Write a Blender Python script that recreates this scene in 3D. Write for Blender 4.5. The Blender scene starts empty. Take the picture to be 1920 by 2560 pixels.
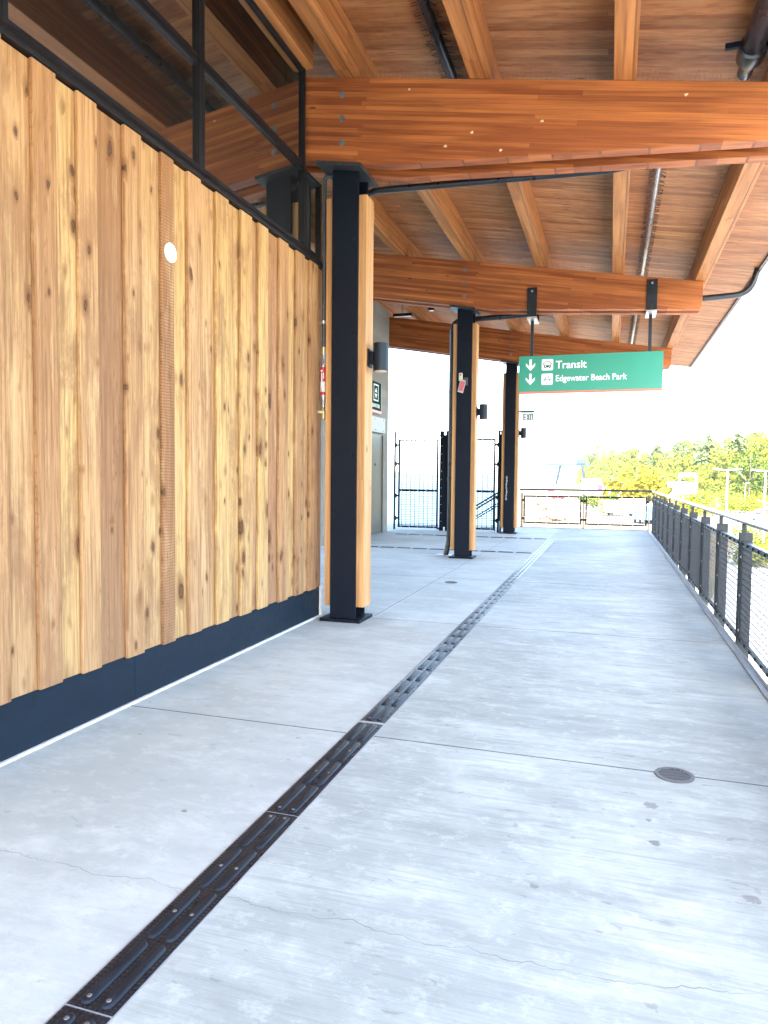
import bpy, bmesh, math, random
from mathutils import Vector, Matrix
random.seed(7)
sc = bpy.context.scene
COL = sc.collection
R = math.radians

# ---------------------------------------------------------------- camera
cam_d = bpy.data.cameras.new('camera')
cam = bpy.data.objects.new('camera', cam_d); COL.objects.link(cam)
# world axes expressed in the camera frame (x right, y down, z forward)
F_PX, W_PX, H_PX = 1775.0, 1920.0, 2560.0
_d = Vector((1527 - 960, 1198 - 1280, F_PX)).normalized()
_r = 0.0098
_u = Vector((_r, -1.0, -(-(1198 - 1280) + (1527 - 960) * _r) / F_PX))
_u = (_u - _d * _u.dot(_d)).normalized()
_x = _d.cross(_u).normalized()
Rw = Matrix((_x, _d, _u))                      # world = Rw @ cam
cx_, cy_, cz_ = Rw.col[0], -Rw.col[1], -Rw.col[2]
cam.matrix_world = Matrix(((cx_[0], cy_[0], cz_[0], 0), (cx_[1], cy_[1], cz_[1], 0), (cx_[2], cy_[2], cz_[2], 1.4), (0, 0, 0, 1)))
cam_d.sensor_fit = 'VERTICAL'; cam_d.sensor_height = 36; cam_d.sensor_width = 27
cam_d.lens = F_PX / H_PX * 36
cam_d.clip_start = 0.05; cam_d.clip_end = 60000
sc.camera = cam

# ---------------------------------------------------------------- world, sun, exposure
SUN = Vector((0.165, -0.66, 0.735)).normalized()   # direction towards the sun
SUN_EL = math.asin(SUN.z); 
world = bpy.data.worlds.new('World'); sc.world = world; world.use_nodes = True
wn = world.node_tree; wn.nodes.clear()
sky = wn.nodes.new('ShaderNodeTexSky'); sky.sky_type = 'NISHITA'; sky.sun_disc = False
sky.sun_elevation = SUN_EL; sky.sun_rotation = math.atan2(SUN.x, SUN.y)
sky.air_density = 1.0; sky.dust_density = 1.6; sky.ozone_density = 1.0; sky.altitude = 10
bg = wn.nodes.new('ShaderNodeBackground'); bg.inputs[1].default_value = 0.15
wo = wn.nodes.new('ShaderNodeOutputWorld')
wn.links.new(sky.outputs[0], bg.inputs[0]); wn.links.new(bg.outputs[0], wo.inputs[0])
sl = bpy.data.lights.new('sun', 'SUN'); sl.energy = 3.2; sl.angle = R(0.5); sl.color = (1, 0.95, 0.87)
so = bpy.data.objects.new('sun', sl); COL.objects.link(so)
so.rotation_euler = SUN.to_track_quat('Z', 'Y').to_euler(); so.location = (10, -30, 40)
vs = sc.view_settings
sc.display_settings.display_device = 'sRGB'
vs.view_transform = 'Standard'; vs.look = 'None'; vs.gamma = 1; vs.exposure = 3.65; vs.use_curve_mapping = False
sc.render.engine = 'CYCLES'
cy = sc.cycles
cy.use_denoising = True
try: cy.denoiser = 'OPENIMAGEDENOISE'
except Exception: pass
cy.max_bounces = 9; cy.diffuse_bounces = 6; cy.glossy_bounces = 4; cy.transmission_bounces = 6; cy.transparent_max_bounces = 12
cy.sample_clamp_indirect = 8; cy.caustics_reflective = False; cy.caustics_refractive = False

# ---------------------------------------------------------------- node helpers
class G:
    def __init__(s, name):
        s.m = bpy.data.materials.new(name); s.m.use_nodes = True
        s.t = s.m.node_tree; s.t.nodes.clear()
        s.out = s.t.nodes.new('ShaderNodeOutputMaterial')
    def n(s, kind, ins=None, **props):
        nd = s.t.nodes.new('ShaderNode' + kind)
        for k, v in props.items(): setattr(nd, k, v)
        for k, v in (ins or {}).items(): s.put(nd.inputs[k], v)
        return nd
    def put(s, sock, v):
        if isinstance(v, bpy.types.NodeSocket): s.t.links.new(v, sock)
        elif isinstance(v, bpy.types.Node): s.t.links.new(v.outputs[0], sock)
        else:
            if sock.type == 'RGBA' and len(v) == 3: v = (*v, 1)
            sock.default_value = v
    def ma(s, op, a, b=None, c=None, clamp=False):
        nd = s.t.nodes.new('ShaderNodeMath'); nd.operation = op; nd.use_clamp = clamp
        for i, v in enumerate((a, b, c)):
            if v is not None: s.put(nd.inputs[i], v)
        return nd.outputs[0]
    def mix(s, f, a, b, blend='MIX'):
        nd = s.t.nodes.new('ShaderNodeMix'); nd.data_type = 'RGBA'; nd.blend_type = blend
        s.put(nd.inputs[0], f); s.put(nd.inputs[6], a); s.put(nd.inputs[7], b)
        return nd.outputs[2]
    def mr(s, v, a, b, c=0.0, d=1.0, smooth=False):
        nd = s.t.nodes.new('ShaderNodeMapRange')
        if smooth: nd.interpolation_type = 'SMOOTHSTEP'
        for i, x in enumerate((v, a, b, c, d)): s.put(nd.inputs[i], x)
        return nd.outputs[0]
    def co(s, kind='Object'):
        return s.n('TexCoord').outputs[kind]
    def sc(s, vec, scale, rot=(0, 0, 0), loc=(0, 0, 0)):
        return s.n('Mapping', {'Vector': vec, 'Scale': scale, 'Rotation': rot, 'Location': loc}).outputs[0]
    def noise(s, vec, scale=5, detail=4, rough=0.55, dist=0.0):
        return s.n('TexNoise', {'Vector': vec, 'Scale': scale, 'Detail': detail, 'Roughness': rough, 'Distortion': dist}).outputs[0]
    def sep(s, vec):
        return s.n('SeparateXYZ', {0: vec}).outputs
    def comb(s, x, y, z):
        return s.n('CombineXYZ', {0: x, 1: y, 2: z}).outputs[0]
    def pbsdf(s, color, rough=0.5, metal=0.0, bump=None, bstr=0.2, bdist=0.01, spec=0.5, **ins):
        p = s.n('BsdfPrincipled', {'Base Color': color, 'Roughness': rough, 'Metallic': metal, 'Specular IOR Level': spec})
        for k, v in ins.items(): s.put(p.inputs[k.replace('_', ' ')], v)
        if bump is not None:
            b = s.n('Bump', {'Height': bump, 'Strength': bstr, 'Distance': bdist})
            s.t.links.new(b.outputs[0], p.inputs['Normal'])
        s.t.links.new(p.outputs[0], s.out.inputs[0])
        return s.m

def plain(name, col, rough=0.5, metal=0.0, var=0.15, scale=8, spec=0.5):
    g = G(name); v = g.co()
    nz = g.noise(v, scale, 5)
    c = g.mix(g.mr(nz, 0.3, 0.7), tuple(x * (1 - var) for x in col), tuple(min(1, x * (1 + var)) for x in col))
    return g.pbsdf(c, g.mr(nz, 0.3, 0.7, rough * 0.85, min(1, rough * 1.15)), metal, spec=spec)

def glulam(name, along, row, ca, cb, rowh=0.038, length=2.3, rot=0.0, knots=True, rough=0.55, light=None):
    """laminated timber: staggered lamellas with their own tone, grain and knots. along/row: 'x','y','z'."""
    g = G(name); v = g.sc(g.co(), (1, 1, 1), (0, rot, 0))
    s = dict(zip('xyz', g.sep(v)))
    third = [a for a in 'xyz' if a not in (along, row)][0]
    uv = g.comb(g.ma('ADD', s[along], 40.3), g.ma('ADD', s[row], 20.011), 0)
    br = g.n('TexBrick', {'Vector': uv, 'Color1': (0, 0, 0), 'Color2': (1, 1, 1), 'Mortar': (0.35, 0.35, 0.35), 'Scale': 1.0, 'Mortar Size': 0.0013,
                          'Mortar Smooth': 0.3, 'Bias': 0.0, 'Brick Width': length, 'Row Height': rowh}, offset=0.37, offset_frequency=2, squash=0.74, squash_frequency=3)
    tone = br.outputs[0]
    toneV = g.n('SeparateColor', {0: tone}).outputs[0]
    shift = g.ma('MULTIPLY', toneV, 13.7)
    gv = g.comb(g.ma('MULTIPLY', s[along], 1.3), g.ma('ADD', g.ma('MULTIPLY', s[row], 34), shift), g.ma('MULTIPLY', s[third], 34))
    gr = g.noise(gv, 1.0, 6, 0.62, 0.35)
    gv2 = g.comb(g.ma('MULTIPLY', s[along], 0.7), g.ma('ADD', g.ma('MULTIPLY', s[row], 9), shift), g.ma('MULTIPLY', s[third], 9))
    big = g.noise(gv2, 1.0, 3, 0.5, 0.2)
    c = g.mix(g.mr(toneV, 0, 1), ca, cb)
    c = g.mix(g.mr(gr, 0.40, 0.68, 0, 0.55), c, tuple(x * 0.36 for x in ca))
    c = g.mix(g.mr(big, 0.47, 0.68, 0, 0.5), c, light or tuple(min(1, x * 1.4) for x in cb))
    if knots:
        kv = g.comb(g.ma('MULTIPLY', s[along], 3.0), g.ma('ADD', g.ma('MULTIPLY', s[row], 12), shift), g.ma('MULTIPLY', s[third], 6))
        vo = g.n('TexVoronoi', {'Vector': kv, 'Scale': 1.0, 'Randomness': 1.0})
        pick = g.ma('GREATER_THAN', g.n('SeparateColor', {0: vo.outputs['Color']}).outputs[0], 0.86)
        k = g.ma('MULTIPLY', g.mr(vo.outputs['Distance'], 0.05, 0.16, 1, 0, True), pick)
        c = g.mix(g.ma('MULTIPLY', k, 0.85), c, (0.045, 0.014, 0.006))
    mort = g.mr(br.outputs[1], 0, 1, 0, 0.5)
    c = g.mix(mort, c, tuple(x * 0.25 for x in ca))
    h = g.ma('SUBTRACT', gr, br.outputs[1])
    return g.pbsdf(c, rough, bump=h, bstr=0.18, bdist=0.004, spec=0.35)

def cedar():
    g = G('rough_sawn_cedar'); v = g.co(); s = g.sep(v)
    at = g.n('Attribute', attribute_name='rnd'); r = g.n('SeparateColor', {0: at.outputs[0]}).outputs
    off = g.ma('MULTIPLY', r[0], 57.0); off2 = g.ma('MULTIPLY', r[1], 31.0)
    # knots first: the grain flows round them
    def knots(sy, sz, thr, r0, r1, seed):
        kv = g.comb(g.ma('ADD', g.ma('MULTIPLY', s[1], sy), off), g.ma('ADD', g.ma('MULTIPLY', s[2], sz), off2), seed)
        kd = g.n('TexNoise', {'Vector': kv, 'Scale': 2.2, 'Detail': 3}).outputs[1]
        kv2 = g.n('VectorMath', {0: kv, 1: g.n('VectorMath', {0: kd, 1: (0.3, 0.3, 0.0)}, operation='MULTIPLY').outputs[0]}, operation='ADD').outputs[0]
        vo = g.n('TexVoronoi', {'Vector': kv2, 'Scale': 1.0, 'Randomness': 1.0})
        pk = g.n('SeparateColor', {0: vo.outputs['Color']}).outputs
        pick = g.ma('GREATER_THAN', g.ma('ADD', pk[0], g.ma('MULTIPLY', r[2], 0.22)), thr)
        d = g.ma('MULTIPLY', vo.outputs['Distance'], g.mr(pk[1], 0, 1, 0.75, 1.7))
        return d, pick
    dA, pA = knots(8.0, 3.4, 0.905, 0, 0, 0.3)
    dB, pB = knots(15.0, 7.0, 0.945, 0, 0, 7.7)
    swirl = g.ma('MULTIPLY', g.mr(dA, 0.05, 0.55, 0.9, 0, True), pA)
    gv = g.comb(g.ma('ADD', g.ma('MULTIPLY', s[0], 45), off), g.ma('ADD', g.ma('ADD', g.ma('MULTIPLY', s[1], 60), off), g.ma('MULTIPLY', swirl, 3.0)), g.ma('MULTIPLY', s[2], 1.4))
    gr = g.noise(gv, 1.0, 8, 0.68, 0.25)
    fine = g.noise(g.comb(g.ma('MULTIPLY', s[0], 60), g.ma('ADD', g.ma('MULTIPLY', s[1], 260), off), g.ma('MULTIPLY', s[2], 5)), 1.0, 4, 0.6)
    wv = g.comb(g.ma('ADD', g.ma('MULTIPLY', s[1], 8), off), g.ma('MULTIPLY', s[2], 0.42), off)
    wn_ = g.ma('ADD', g.noise(wv, 1.2, 2, 0.35, 0.3), g.ma('MULTIPLY', swirl, 0.06))
    rings = g.ma('ABSOLUTE', g.ma('SINE', g.ma('MULTIPLY', wn_, 120)))
    big = g.noise(g.comb(g.ma('ADD', g.ma('MULTIPLY', s[1], 9), off), g.ma('MULTIPLY', s[2], 0.9), off), 1.0, 6, 0.68, 0.2)
    patch = g.noise(g.comb(g.ma('ADD', g.ma('MULTIPLY', s[1], 3), off2), g.ma('ADD', g.ma('MULTIPLY', s[2], 1.3), off), off), 1.0, 6, 0.75, 0.3)
    c = g.mix(r[1], (0.36, 0.180, 0.076), (0.58, 0.36, 0.158))
    c = g.mix(g.ma('MULTIPLY', g.ma('GREATER_THAN', r[2], 0.72), 0.7), c, (0.64, 0.42, 0.150))
    c = g.mix(g.mr(r[0], 0.5, 1.0, 0.0, 0.45), c, (0.44, 0.240, 0.130))
    c = g.mix(g.mr(g.ma('FRACT', g.ma('MULTIPLY', r[0], 7.3)), 0.80, 0.84, 0, 0.45), c, (0.22, 0.115, 0.055))
    c = g.mix(g.mr(gr, 0.43, 0.65, 0, 0.74), c, (0.165, 0.068, 0.026))
    c = g.mix(g.mr(fine, 0.46, 0.62, 0, 0.45), c, (0.20, 0.088, 0.035))
    c = g.mix(g.ma('MULTIPLY', g.mr(rings, 0.0, 0.45, 0.62, 0), g.mr(r[1], 0.05, 0.6, 1, 0.12)), c, (0.152, 0.065, 0.027))
    c = g.mix(g.mr(big, 0.54, 0.64, 0, 0.55), c, (0.20, 0.092, 0.040))
    c = g.mix(g.mr(big, 0.34, 0.46, 0.42, 0), c, (0.62, 0.42, 0.21))
    c = g.mix(g.mr(patch, 0.52, 0.62, 0, 0.6), c, (0.25, 0.122, 0.055))
    # saw marks across some boards
    saw = g.ma('MULTIPLY', g.mr(g.ma('SINE', g.ma('ADD', g.ma('MULTIPLY', s[2], 330), g.ma('MULTIPLY', g.noise(v, 9, 2), 9))), -0.2, 0.8, 0, 0.5), g.ma('LESS_THAN', g.ma('ABSOLUTE', g.ma('SUBTRACT', r[0], 0.44)), 0.008))
    c = g.mix(saw, c, (0.120, 0.053, 0.025))
    # richer just under the flashing, greyer near the bottom splash zone
    c = g.mix(g.mr(s[2], 2.3, 3.4, 0, 0.35), c, g.mix(0.6, c, (0.50, 0.205, 0.045)))
    c = g.mix(g.mr(g.ma('ADD', s[2], g.ma('MULTIPLY', big, 0.9)), 0.5, 1.8, 0.30, 0), c, (0.28, 0.185, 0.105))
    for d, pick, k in ((dA, pA, 1.0), (dB, pB, 0.85)):
        halo = g.ma('MULTIPLY', g.mr(g.ma('ADD', d, g.ma('MULTIPLY', g.ma('SUBTRACT', gr, 0.5), 0.7)), 0.08, 0.50, 0.85 * k, 0, True), pick)
        core = g.ma('MULTIPLY', g.mr(d, 0.085, 0.17, 0.85, 0, True), pick)
        rim = g.ma('MULTIPLY', g.mr(g.ma('ABSOLUTE', g.ma('SUBTRACT', d, 0.155)), 0.0, 0.04, 0.75, 0), pick)
        c = g.mix(halo, c, (0.15, 0.056, 0.018))
        c = g.mix(core, c, (0.092, 0.042, 0.020))
        c = g.mix(rim, c, (0.028, 0.013, 0.006))
    h = g.ma('ADD', g.ma('ADD', gr, saw), g.ma('MULTIPLY', g.noise(v, 160, 2), 0.5))
    return g.pbsdf(c, 0.75, bump=h, bstr=0.4, bdist=0.004, spec=0.25)

def concrete():
    g = G('broom_finished_concrete'); v = g.co(); s = g.sep(v)
    big = g.noise(v, 0.55, 5, 0.6, 0.3)
    mid = g.noise(g.sc(v, (1.6, 5, 1)), 1.0, 6, 0.68, 0.2)
    br = g.noise(g.sc(v, (3.0, 130, 1)), 1.0, 4, 0.6)
    br2 = g.noise(g.sc(v, (1.2, 26, 1)), 1.0, 4, 0.65, 0.2)
    blot = g.noise(g.sc(v, (1, 1.35, 1)), 8.0, 7, 0.74, 0.15)
    c = g.mix(g.mr(big, 0.42, 0.58), (0.345, 0.385, 0.365), (0.47, 0.52, 0.49))
    c = g.mix(g.mr(mid, 0.44, 0.62, 0, 0.6), c, (0.305, 0.340, 0.325))
    wash = g.noise(g.sc(v, (1.1, 2.4, 1), (0, 0, 0.35)), 1.7, 8, 0.74, 0.25)
    c = g.mix(g.mr(wash, 0.52, 0.66, 0, 0.5), c, (0.60, 0.655, 0.62))
    c = g.mix(g.mr(wash, 0.36, 0.45, 0.45, 0), c, (0.275, 0.305, 0.29))
    rightside = g.mr(s[0], -1.5, -1.1, 0.25, 1.0)
    c = g.mix(g.ma('MULTIPLY', g.mr(br, 0.45, 0.66, 0, 0.36), rightside), c, (0.265, 0.298, 0.290))
    c = g.mix(g.ma('MULTIPLY', g.mr(br2, 0.50, 0.66, 0, 0.45), rightside), c, (0.265, 0.298, 0.285))
    c = g.mix(g.mr(blot, 0.53, 0.66, 0, 0.42), c, (0.58, 0.635, 0.60))
    c = g.mix(g.mr(blot, 0.34, 0.43, 0.45, 0), c, (0.288, 0.318, 0.30))
    drip = g.noise(g.sc(v, (5, 11, 1), (0, 0, 0.2)), 1.6, 4, 0.55, 0.9)
    c = g.mix(g.mr(drip, 0.66, 0.70, 0, 0.5), c, (0.20, 0.212, 0.20))
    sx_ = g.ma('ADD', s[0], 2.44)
    for yb in (6.52, 12.27, 18.18):  # dirt with contact shade painted in around each column base
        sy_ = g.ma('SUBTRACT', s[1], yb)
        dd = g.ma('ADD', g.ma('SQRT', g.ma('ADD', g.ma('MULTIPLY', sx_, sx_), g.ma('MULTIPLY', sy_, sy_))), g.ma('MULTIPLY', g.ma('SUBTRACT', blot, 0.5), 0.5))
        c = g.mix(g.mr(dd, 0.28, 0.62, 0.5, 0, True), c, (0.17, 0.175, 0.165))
    # oily drips and scuffs
    vo = g.n('TexVoronoi', {'Vector': g.sc(v, (4.2, 6.6, 1)), 'Scale': 1.0})
    pk = g.n('SeparateColor', {0: vo.outputs['Color']}).outputs
    dv = g.ma('ADD', vo.outputs['Distance'], g.ma('MULTIPLY', g.noise(v, 24, 3), 0.2))
    st = g.ma('MULTIPLY', g.mr(dv, 0.15, 0.27, 0.35, 0, True), g.ma('GREATER_THAN', pk[0], 0.85))
    c = g.mix(st, c, (0.186, 0.206, 0.189))
    vo2 = g.n('TexVoronoi', {'Vector': g.sc(v, (9, 11, 1)), 'Scale': 1.0})
    pk2 = g.n('SeparateColor', {0: vo2.outputs['Color']}).outputs
    st2 = g.ma('MULTIPLY', g.mr(vo2.outputs['Distance'], 0.03, 0.055, 0.8, 0, True), g.ma('GREATER_THAN', pk2[0], 0.93))
    c = g.mix(st2, c, (0.09, 0.085, 0.085))
    wob = g.ma('MULTIPLY', g.ma('SUBTRACT', g.noise(v, 45, 3), 0.5), 0.05)
    for qx, qy, qr, qk in [(-1.662, 2.513, 0.013, 0.9), (0.196, 3.202, 0.035, 0.45), (0.197, 2.867, 0.025, 0.6), (0.18, 3.057, 0.012, 0.5), (0.483, 2.58, 0.03, 0.45), (-2.39, 3.198, 0.012, 0.5), (-1.561, 3.424, 0.013, 0.6), (-0.218, 2.424, 0.016, 0.35)]:
        ax_ = g.ma('SUBTRACT', s[0], qx); ay_ = g.ma('SUBTRACT', s[1], qy)
        dd = g.ma('ADD', g.ma('SQRT', g.ma('ADD', g.ma('MULTIPLY', ax_, ax_), g.ma('MULTIPLY', ay_, ay_))), wob)
        c = g.mix(g.mr(dd, qr * 0.7, qr, qk, 0), c, (0.075, 0.065, 0.055))
    # greyer towards the railing edge, broken up by noise
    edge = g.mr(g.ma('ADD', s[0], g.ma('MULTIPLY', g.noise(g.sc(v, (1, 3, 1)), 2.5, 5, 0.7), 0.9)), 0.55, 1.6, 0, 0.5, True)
    c = g.mix(g.mr(s[0], -1.30, -1.36, 0, 0.5), c, g.mix(0.5, c, (0.62, 0.66, 0.63)))  # left slab paler: brightness painted in where little light reaches
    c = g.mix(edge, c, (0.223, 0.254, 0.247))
    # tooled joints every 3.05 m, one long joint, and cracks
    def line(d, w, soft=1.6): return g.mr(g.ma('ABSOLUTE', d), w, w * soft, 1, 0)
    yy = g.ma('SUBTRACT', g.ma('MODULO', g.ma('ADD', s[1], 30.49 + 1.525 - 3.58), 3.049), 1.525)
    j = line(yy, 0.0045)
    xj = g.ma('MULTIPLY', line(g.ma('ADD', s[0], 2.232), 0.004), g.ma('GREATER_THAN', s[1], 6.75))
    yj2 = g.ma('MULTIPLY', line(g.ma('SUBTRACT', s[1], 12.9), 0.005), 1.0)
    cr_n = g.ma('MULTIPLY', g.ma('SUBTRACT', g.noise(g.comb(s[0], 0, 0), 3.2, 8, 0.62), 0.5), 0.19)
    crack = line(g.ma('SUBTRACT', g.ma('SUBTRACT', g.ma('SUBTRACT', s[1], 2.025), cr_n), g.ma('MULTIPLY', g.ma('MAXIMUM', s[0], 0.0), 0.16)), 0.0009, 3)
    crack = g.ma('MULTIPLY', crack, g.mr(g.noise(g.comb(g.ma('MULTIPLY', s[0], 6), 3, 0), 1.0, 3), 0.35, 0.6, 0.1, 0.7))
    cr2 = g.ma('MULTIPLY', line(g.ma('SUBTRACT', g.ma('SUBTRACT', s[1], 5.05), g.ma('MULTIPLY', cr_n, 0.8)), 0.0018, 3), g.mr(s[0], -1.2, -0.9, 0, 0.45))
    cr3 = g.ma('MULTIPLY', line(g.ma('SUBTRACT', g.ma('SUBTRACT', s[1], 8.1), g.ma('MULTIPLY', cr_n, 0.6)), 0.002, 3), 0.4)
    dark = g.ma('MAXIMUM', g.ma('MAXIMUM', j, xj), g.ma('MAXIMUM', g.ma('MAXIMUM', crack, cr2), cr3))
    c = g.mix(g.ma('MULTIPLY', dark, 0.82), c, (0.06, 0.055, 0.05))
    pale = g.ma('MULTIPLY', g.ma('MULTIPLY', line(g.ma('ADD', s[0], 2.22), 0.006), g.ma('GREATER_THAN', s[1], 6.75)), 0.6)
    c = g.mix(pale, c, (0.6, 0.6, 0.6))
    h = g.ma('SUBTRACT', g.ma('ADD', g.ma('MULTIPLY', br, 0.6), g.ma('MULTIPLY', g.noise(v, 90, 3), 0.5)), g.ma('MULTIPLY', dark, 2.0))
    return g.pbsdf(c, g.mr(blot, 0.3, 0.7, 0.7, 0.9), bump=h, bstr=0.25, bdist=0.004, spec=0.15)

def black_steel(name='black_painted_steel', col=(0.0012, 0.0034, 0.0085), rough=0.5):
    g = G(name); v = g.co()
    nz = g.noise(v, 14, 6, 0.7); fine = g.noise(v, 70, 3)
    vo = g.n('TexVoronoi', {'Vector': v, 'Scale': 9.0})
    pk = g.n('SeparateColor', {0: vo.outputs['Color']}).outputs[0]
    sp = g.ma('MULTIPLY', g.mr(vo.outputs['Distance'], 0.02, 0.06, 1, 0), g.ma('GREATER_THAN', pk, 0.78))
    c = g.mix(g.mr(nz, 0.35, 0.7), col, tuple(x * 1.7 for x in col))
    c = g.mix(g.ma('MULTIPLY', sp, 0.35), c, (0.2, 0.22, 0.24))
    return g.pbsdf(c, g.mr(nz, 0.3, 0.7, rough * 0.8, rough * 1.25), bump=fine, bstr=0.05, bdist=0.002, spec=0.2)

def glass(name, tint, refl=0.12, dirt=0.12):
    g = G(name); v = g.co()
    fr = g.n('Fresnel', {'IOR': 1.5}).outputs[0]
    tr = g.n('BsdfTransparent', {0: tint}); gl = g.n('BsdfGlossy', {'Color': (0.74, 0.80, 0.82), 'Roughness': 0.03})
    df = g.n('BsdfDiffuse', {0: (0.35, 0.34, 0.33)})
    f = g.ma('ADD', fr, refl, clamp=True)
    m1 = g.n('MixShader', {0: f, 1: tr.outputs[0], 2: gl.outputs[0]})
    d = g.mr(g.noise(g.sc(v, (3, 3, 0.7)), 6, 6, 0.7), 0.45, 0.8, 0.02, dirt)
    m2 = g.n('MixShader', {0: d, 1: m1.outputs[0], 2: df.outputs[0]})
    g.t.links.new(m2.outputs[0], g.out.inputs[0])
    return g.m

def foliage(name, a, b, transl=0.25):
    g = G(name); at = g.n('Attribute', attribute_name='rnd'); r = g.n('SeparateColor', {0: at.outputs[0]}).outputs
    c = g.mix(r[0], a, b)
    d = g.n('BsdfDiffuse', {0: c}); t = g.n('BsdfTranslucent', {0: c})
    m = g.n('MixShader', {0: transl, 1: d.outputs[0], 2: t.outputs[0]})
    g.t.links.new(m.outputs[0], g.out.inputs[0]); return g.m

# ---------------------------------------------------------------- mesh helpers
class MB:
    """collects shapes in world coordinates (or the local frame of its thing) and links ONE mesh object"""
    def __init__(s): s.v = []; s.f = []; s.c = []; s.cur = (0.5, 0.5, 0.5)
    def add(s, vs_, fs_):
        o = len(s.v); s.v += [tuple(p) for p in vs_]
        for f in fs_: s.f.append(tuple(i + o for i in f)); s.c.append(s.cur)
        return s
    def box(s, x0, x1, y0, y1, z0, z1):
        return s.add([(x, y, z) for x in (x0, x1) for y in (y0, y1) for z in (z0, z1)],
                     [(0, 1, 3, 2), (4, 6, 7, 5), (0, 4, 5, 1), (2, 3, 7, 6), (0, 2, 6, 4), (1, 5, 7, 3)])
    def bar(s, p, q, w, h, up=(0, 0, 1)):
        p, q = Vector(p), Vector(q); d = (q - p).normalized(); u = Vector(up)
        sd = d.cross(u)
        if sd.length < 1e-5: sd = d.cross(Vector((1, 0, 0)))
        sd.normalize(); u = sd.cross(d).normalized(); sd *= w / 2; u *= h / 2
        return s.add([e + a * sd + b * u for e in (p, q) for a in (-1, 1) for b in (-1, 1)],
                     [(0, 1, 3, 2), (4, 6, 7, 5), (0, 4, 5, 1), (2, 3, 7, 6), (0, 2, 6, 4), (1, 5, 7, 3)])
    def tube(s, pts, r, n=12, cap=True, radii=None):
        pts = [Vector(p) for p in pts]; k = len(pts); rings = []
        d0 = (pts[1] - pts[0]).normalized()
        ref = Vector((0, 0, 1)) if abs(d0.z) < 0.9 else Vector((1, 0, 0))
        a = d0.cross(ref).normalized()
        for i, p in enumerate(pts):
            if i == 0: d = (pts[1] - p).normalized(); sc_ = 1
            elif i == k - 1: d = (p - pts[i - 1]).normalized(); sc_ = 1
            else:
                d1, d2 = (p - pts[i - 1]).normalized(), (pts[i + 1] - p).normalized()
                d = (d1 + d2).normalized(); sc_ = 1
            a = (a - d * a.dot(d)).normalized(); b = d.cross(a)
            rr = radii[i] if radii else r
            rings.append([p + (a * math.cos(t) + b * math.sin(t)) * rr for t in (2 * math.pi * j / n for j in range(n))])
        vs_ = [q for rg in rings for q in rg]
        fs_ = [(i * n + j, i * n + (j + 1) % n, (i + 1) * n + (j + 1) % n, (i + 1) * n + j) for i in range(k - 1) for j in range(n)]
        if cap: fs_ += [tuple(range(n - 1, -1, -1)), tuple((k - 1) * n + j for j in range(n))]
        return s.add(vs_, fs_)
    def cyl(s, p, q, r, n=14, r2=None):
        return s.tube([p, q], r, n, radii=[r, r if r2 is None else r2])
    def prism(s, poly, axis, a, b):
        n = len(poly)
        def P(u, v, w): return {'x': (w, u, v), 'y': (u, w, v), 'z': (u, v, w)}[axis]
        return s.add([P(u, v, a) for u, v in poly] + [P(u, v, b) for u, v in poly],
                     [tuple(range(n - 1, -1, -1)), tuple(range(n, 2 * n))] + [(i, (i + 1) % n, n + (i + 1) % n, n + i) for i in range(n)])
    def build(s, name, mat, parent=None, bev=0.0, smooth=False, local=False, tint=False, seg=2):
        me = bpy.data.meshes.new(name)
        o_ = Vector((0, 0, 0))
        if parent is not None and not local:
            q = parent
            while q is not None: o_ += q.location; q = q.parent
        me.from_pydata([(x - o_.x, y - o_.y, z - o_.z) for x, y, z in s.v], [], s.f)
        if tint:
            at = me.attributes.new('rnd', 'FLOAT_COLOR', 'FACE')
            at.data.foreach_set('color', [x for c in s.c for x in (*c, 1.0)])
        bm = bmesh.new(); bm.from_mesh(me)
        if not tint or len(s.f) < 4000: bmesh.ops.recalc_face_normals(bm, faces=bm.faces)
        if bev: 
            es = [e for e in bm.edges if len(e.link_faces) == 2 and e.calc_face_angle(0) > 0.6]
            bmesh.ops.bevel(bm, geom=es, offset=bev, segments=seg, affect='EDGES', profile=0.5, clamp_overlap=True)
        if smooth:
            for f in bm.faces: f.smooth = True
            for e in bm.edges:
                if len(e.link_faces) == 2 and e.calc_face_angle(0) > 0.7: e.smooth = False
        bm.to_mesh(me); bm.free()
        me.materials.append(mat)
        o = bpy.data.objects.new(name, me); COL.objects.link(o)
        if parent is not None: o.parent = parent
        return o

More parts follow.
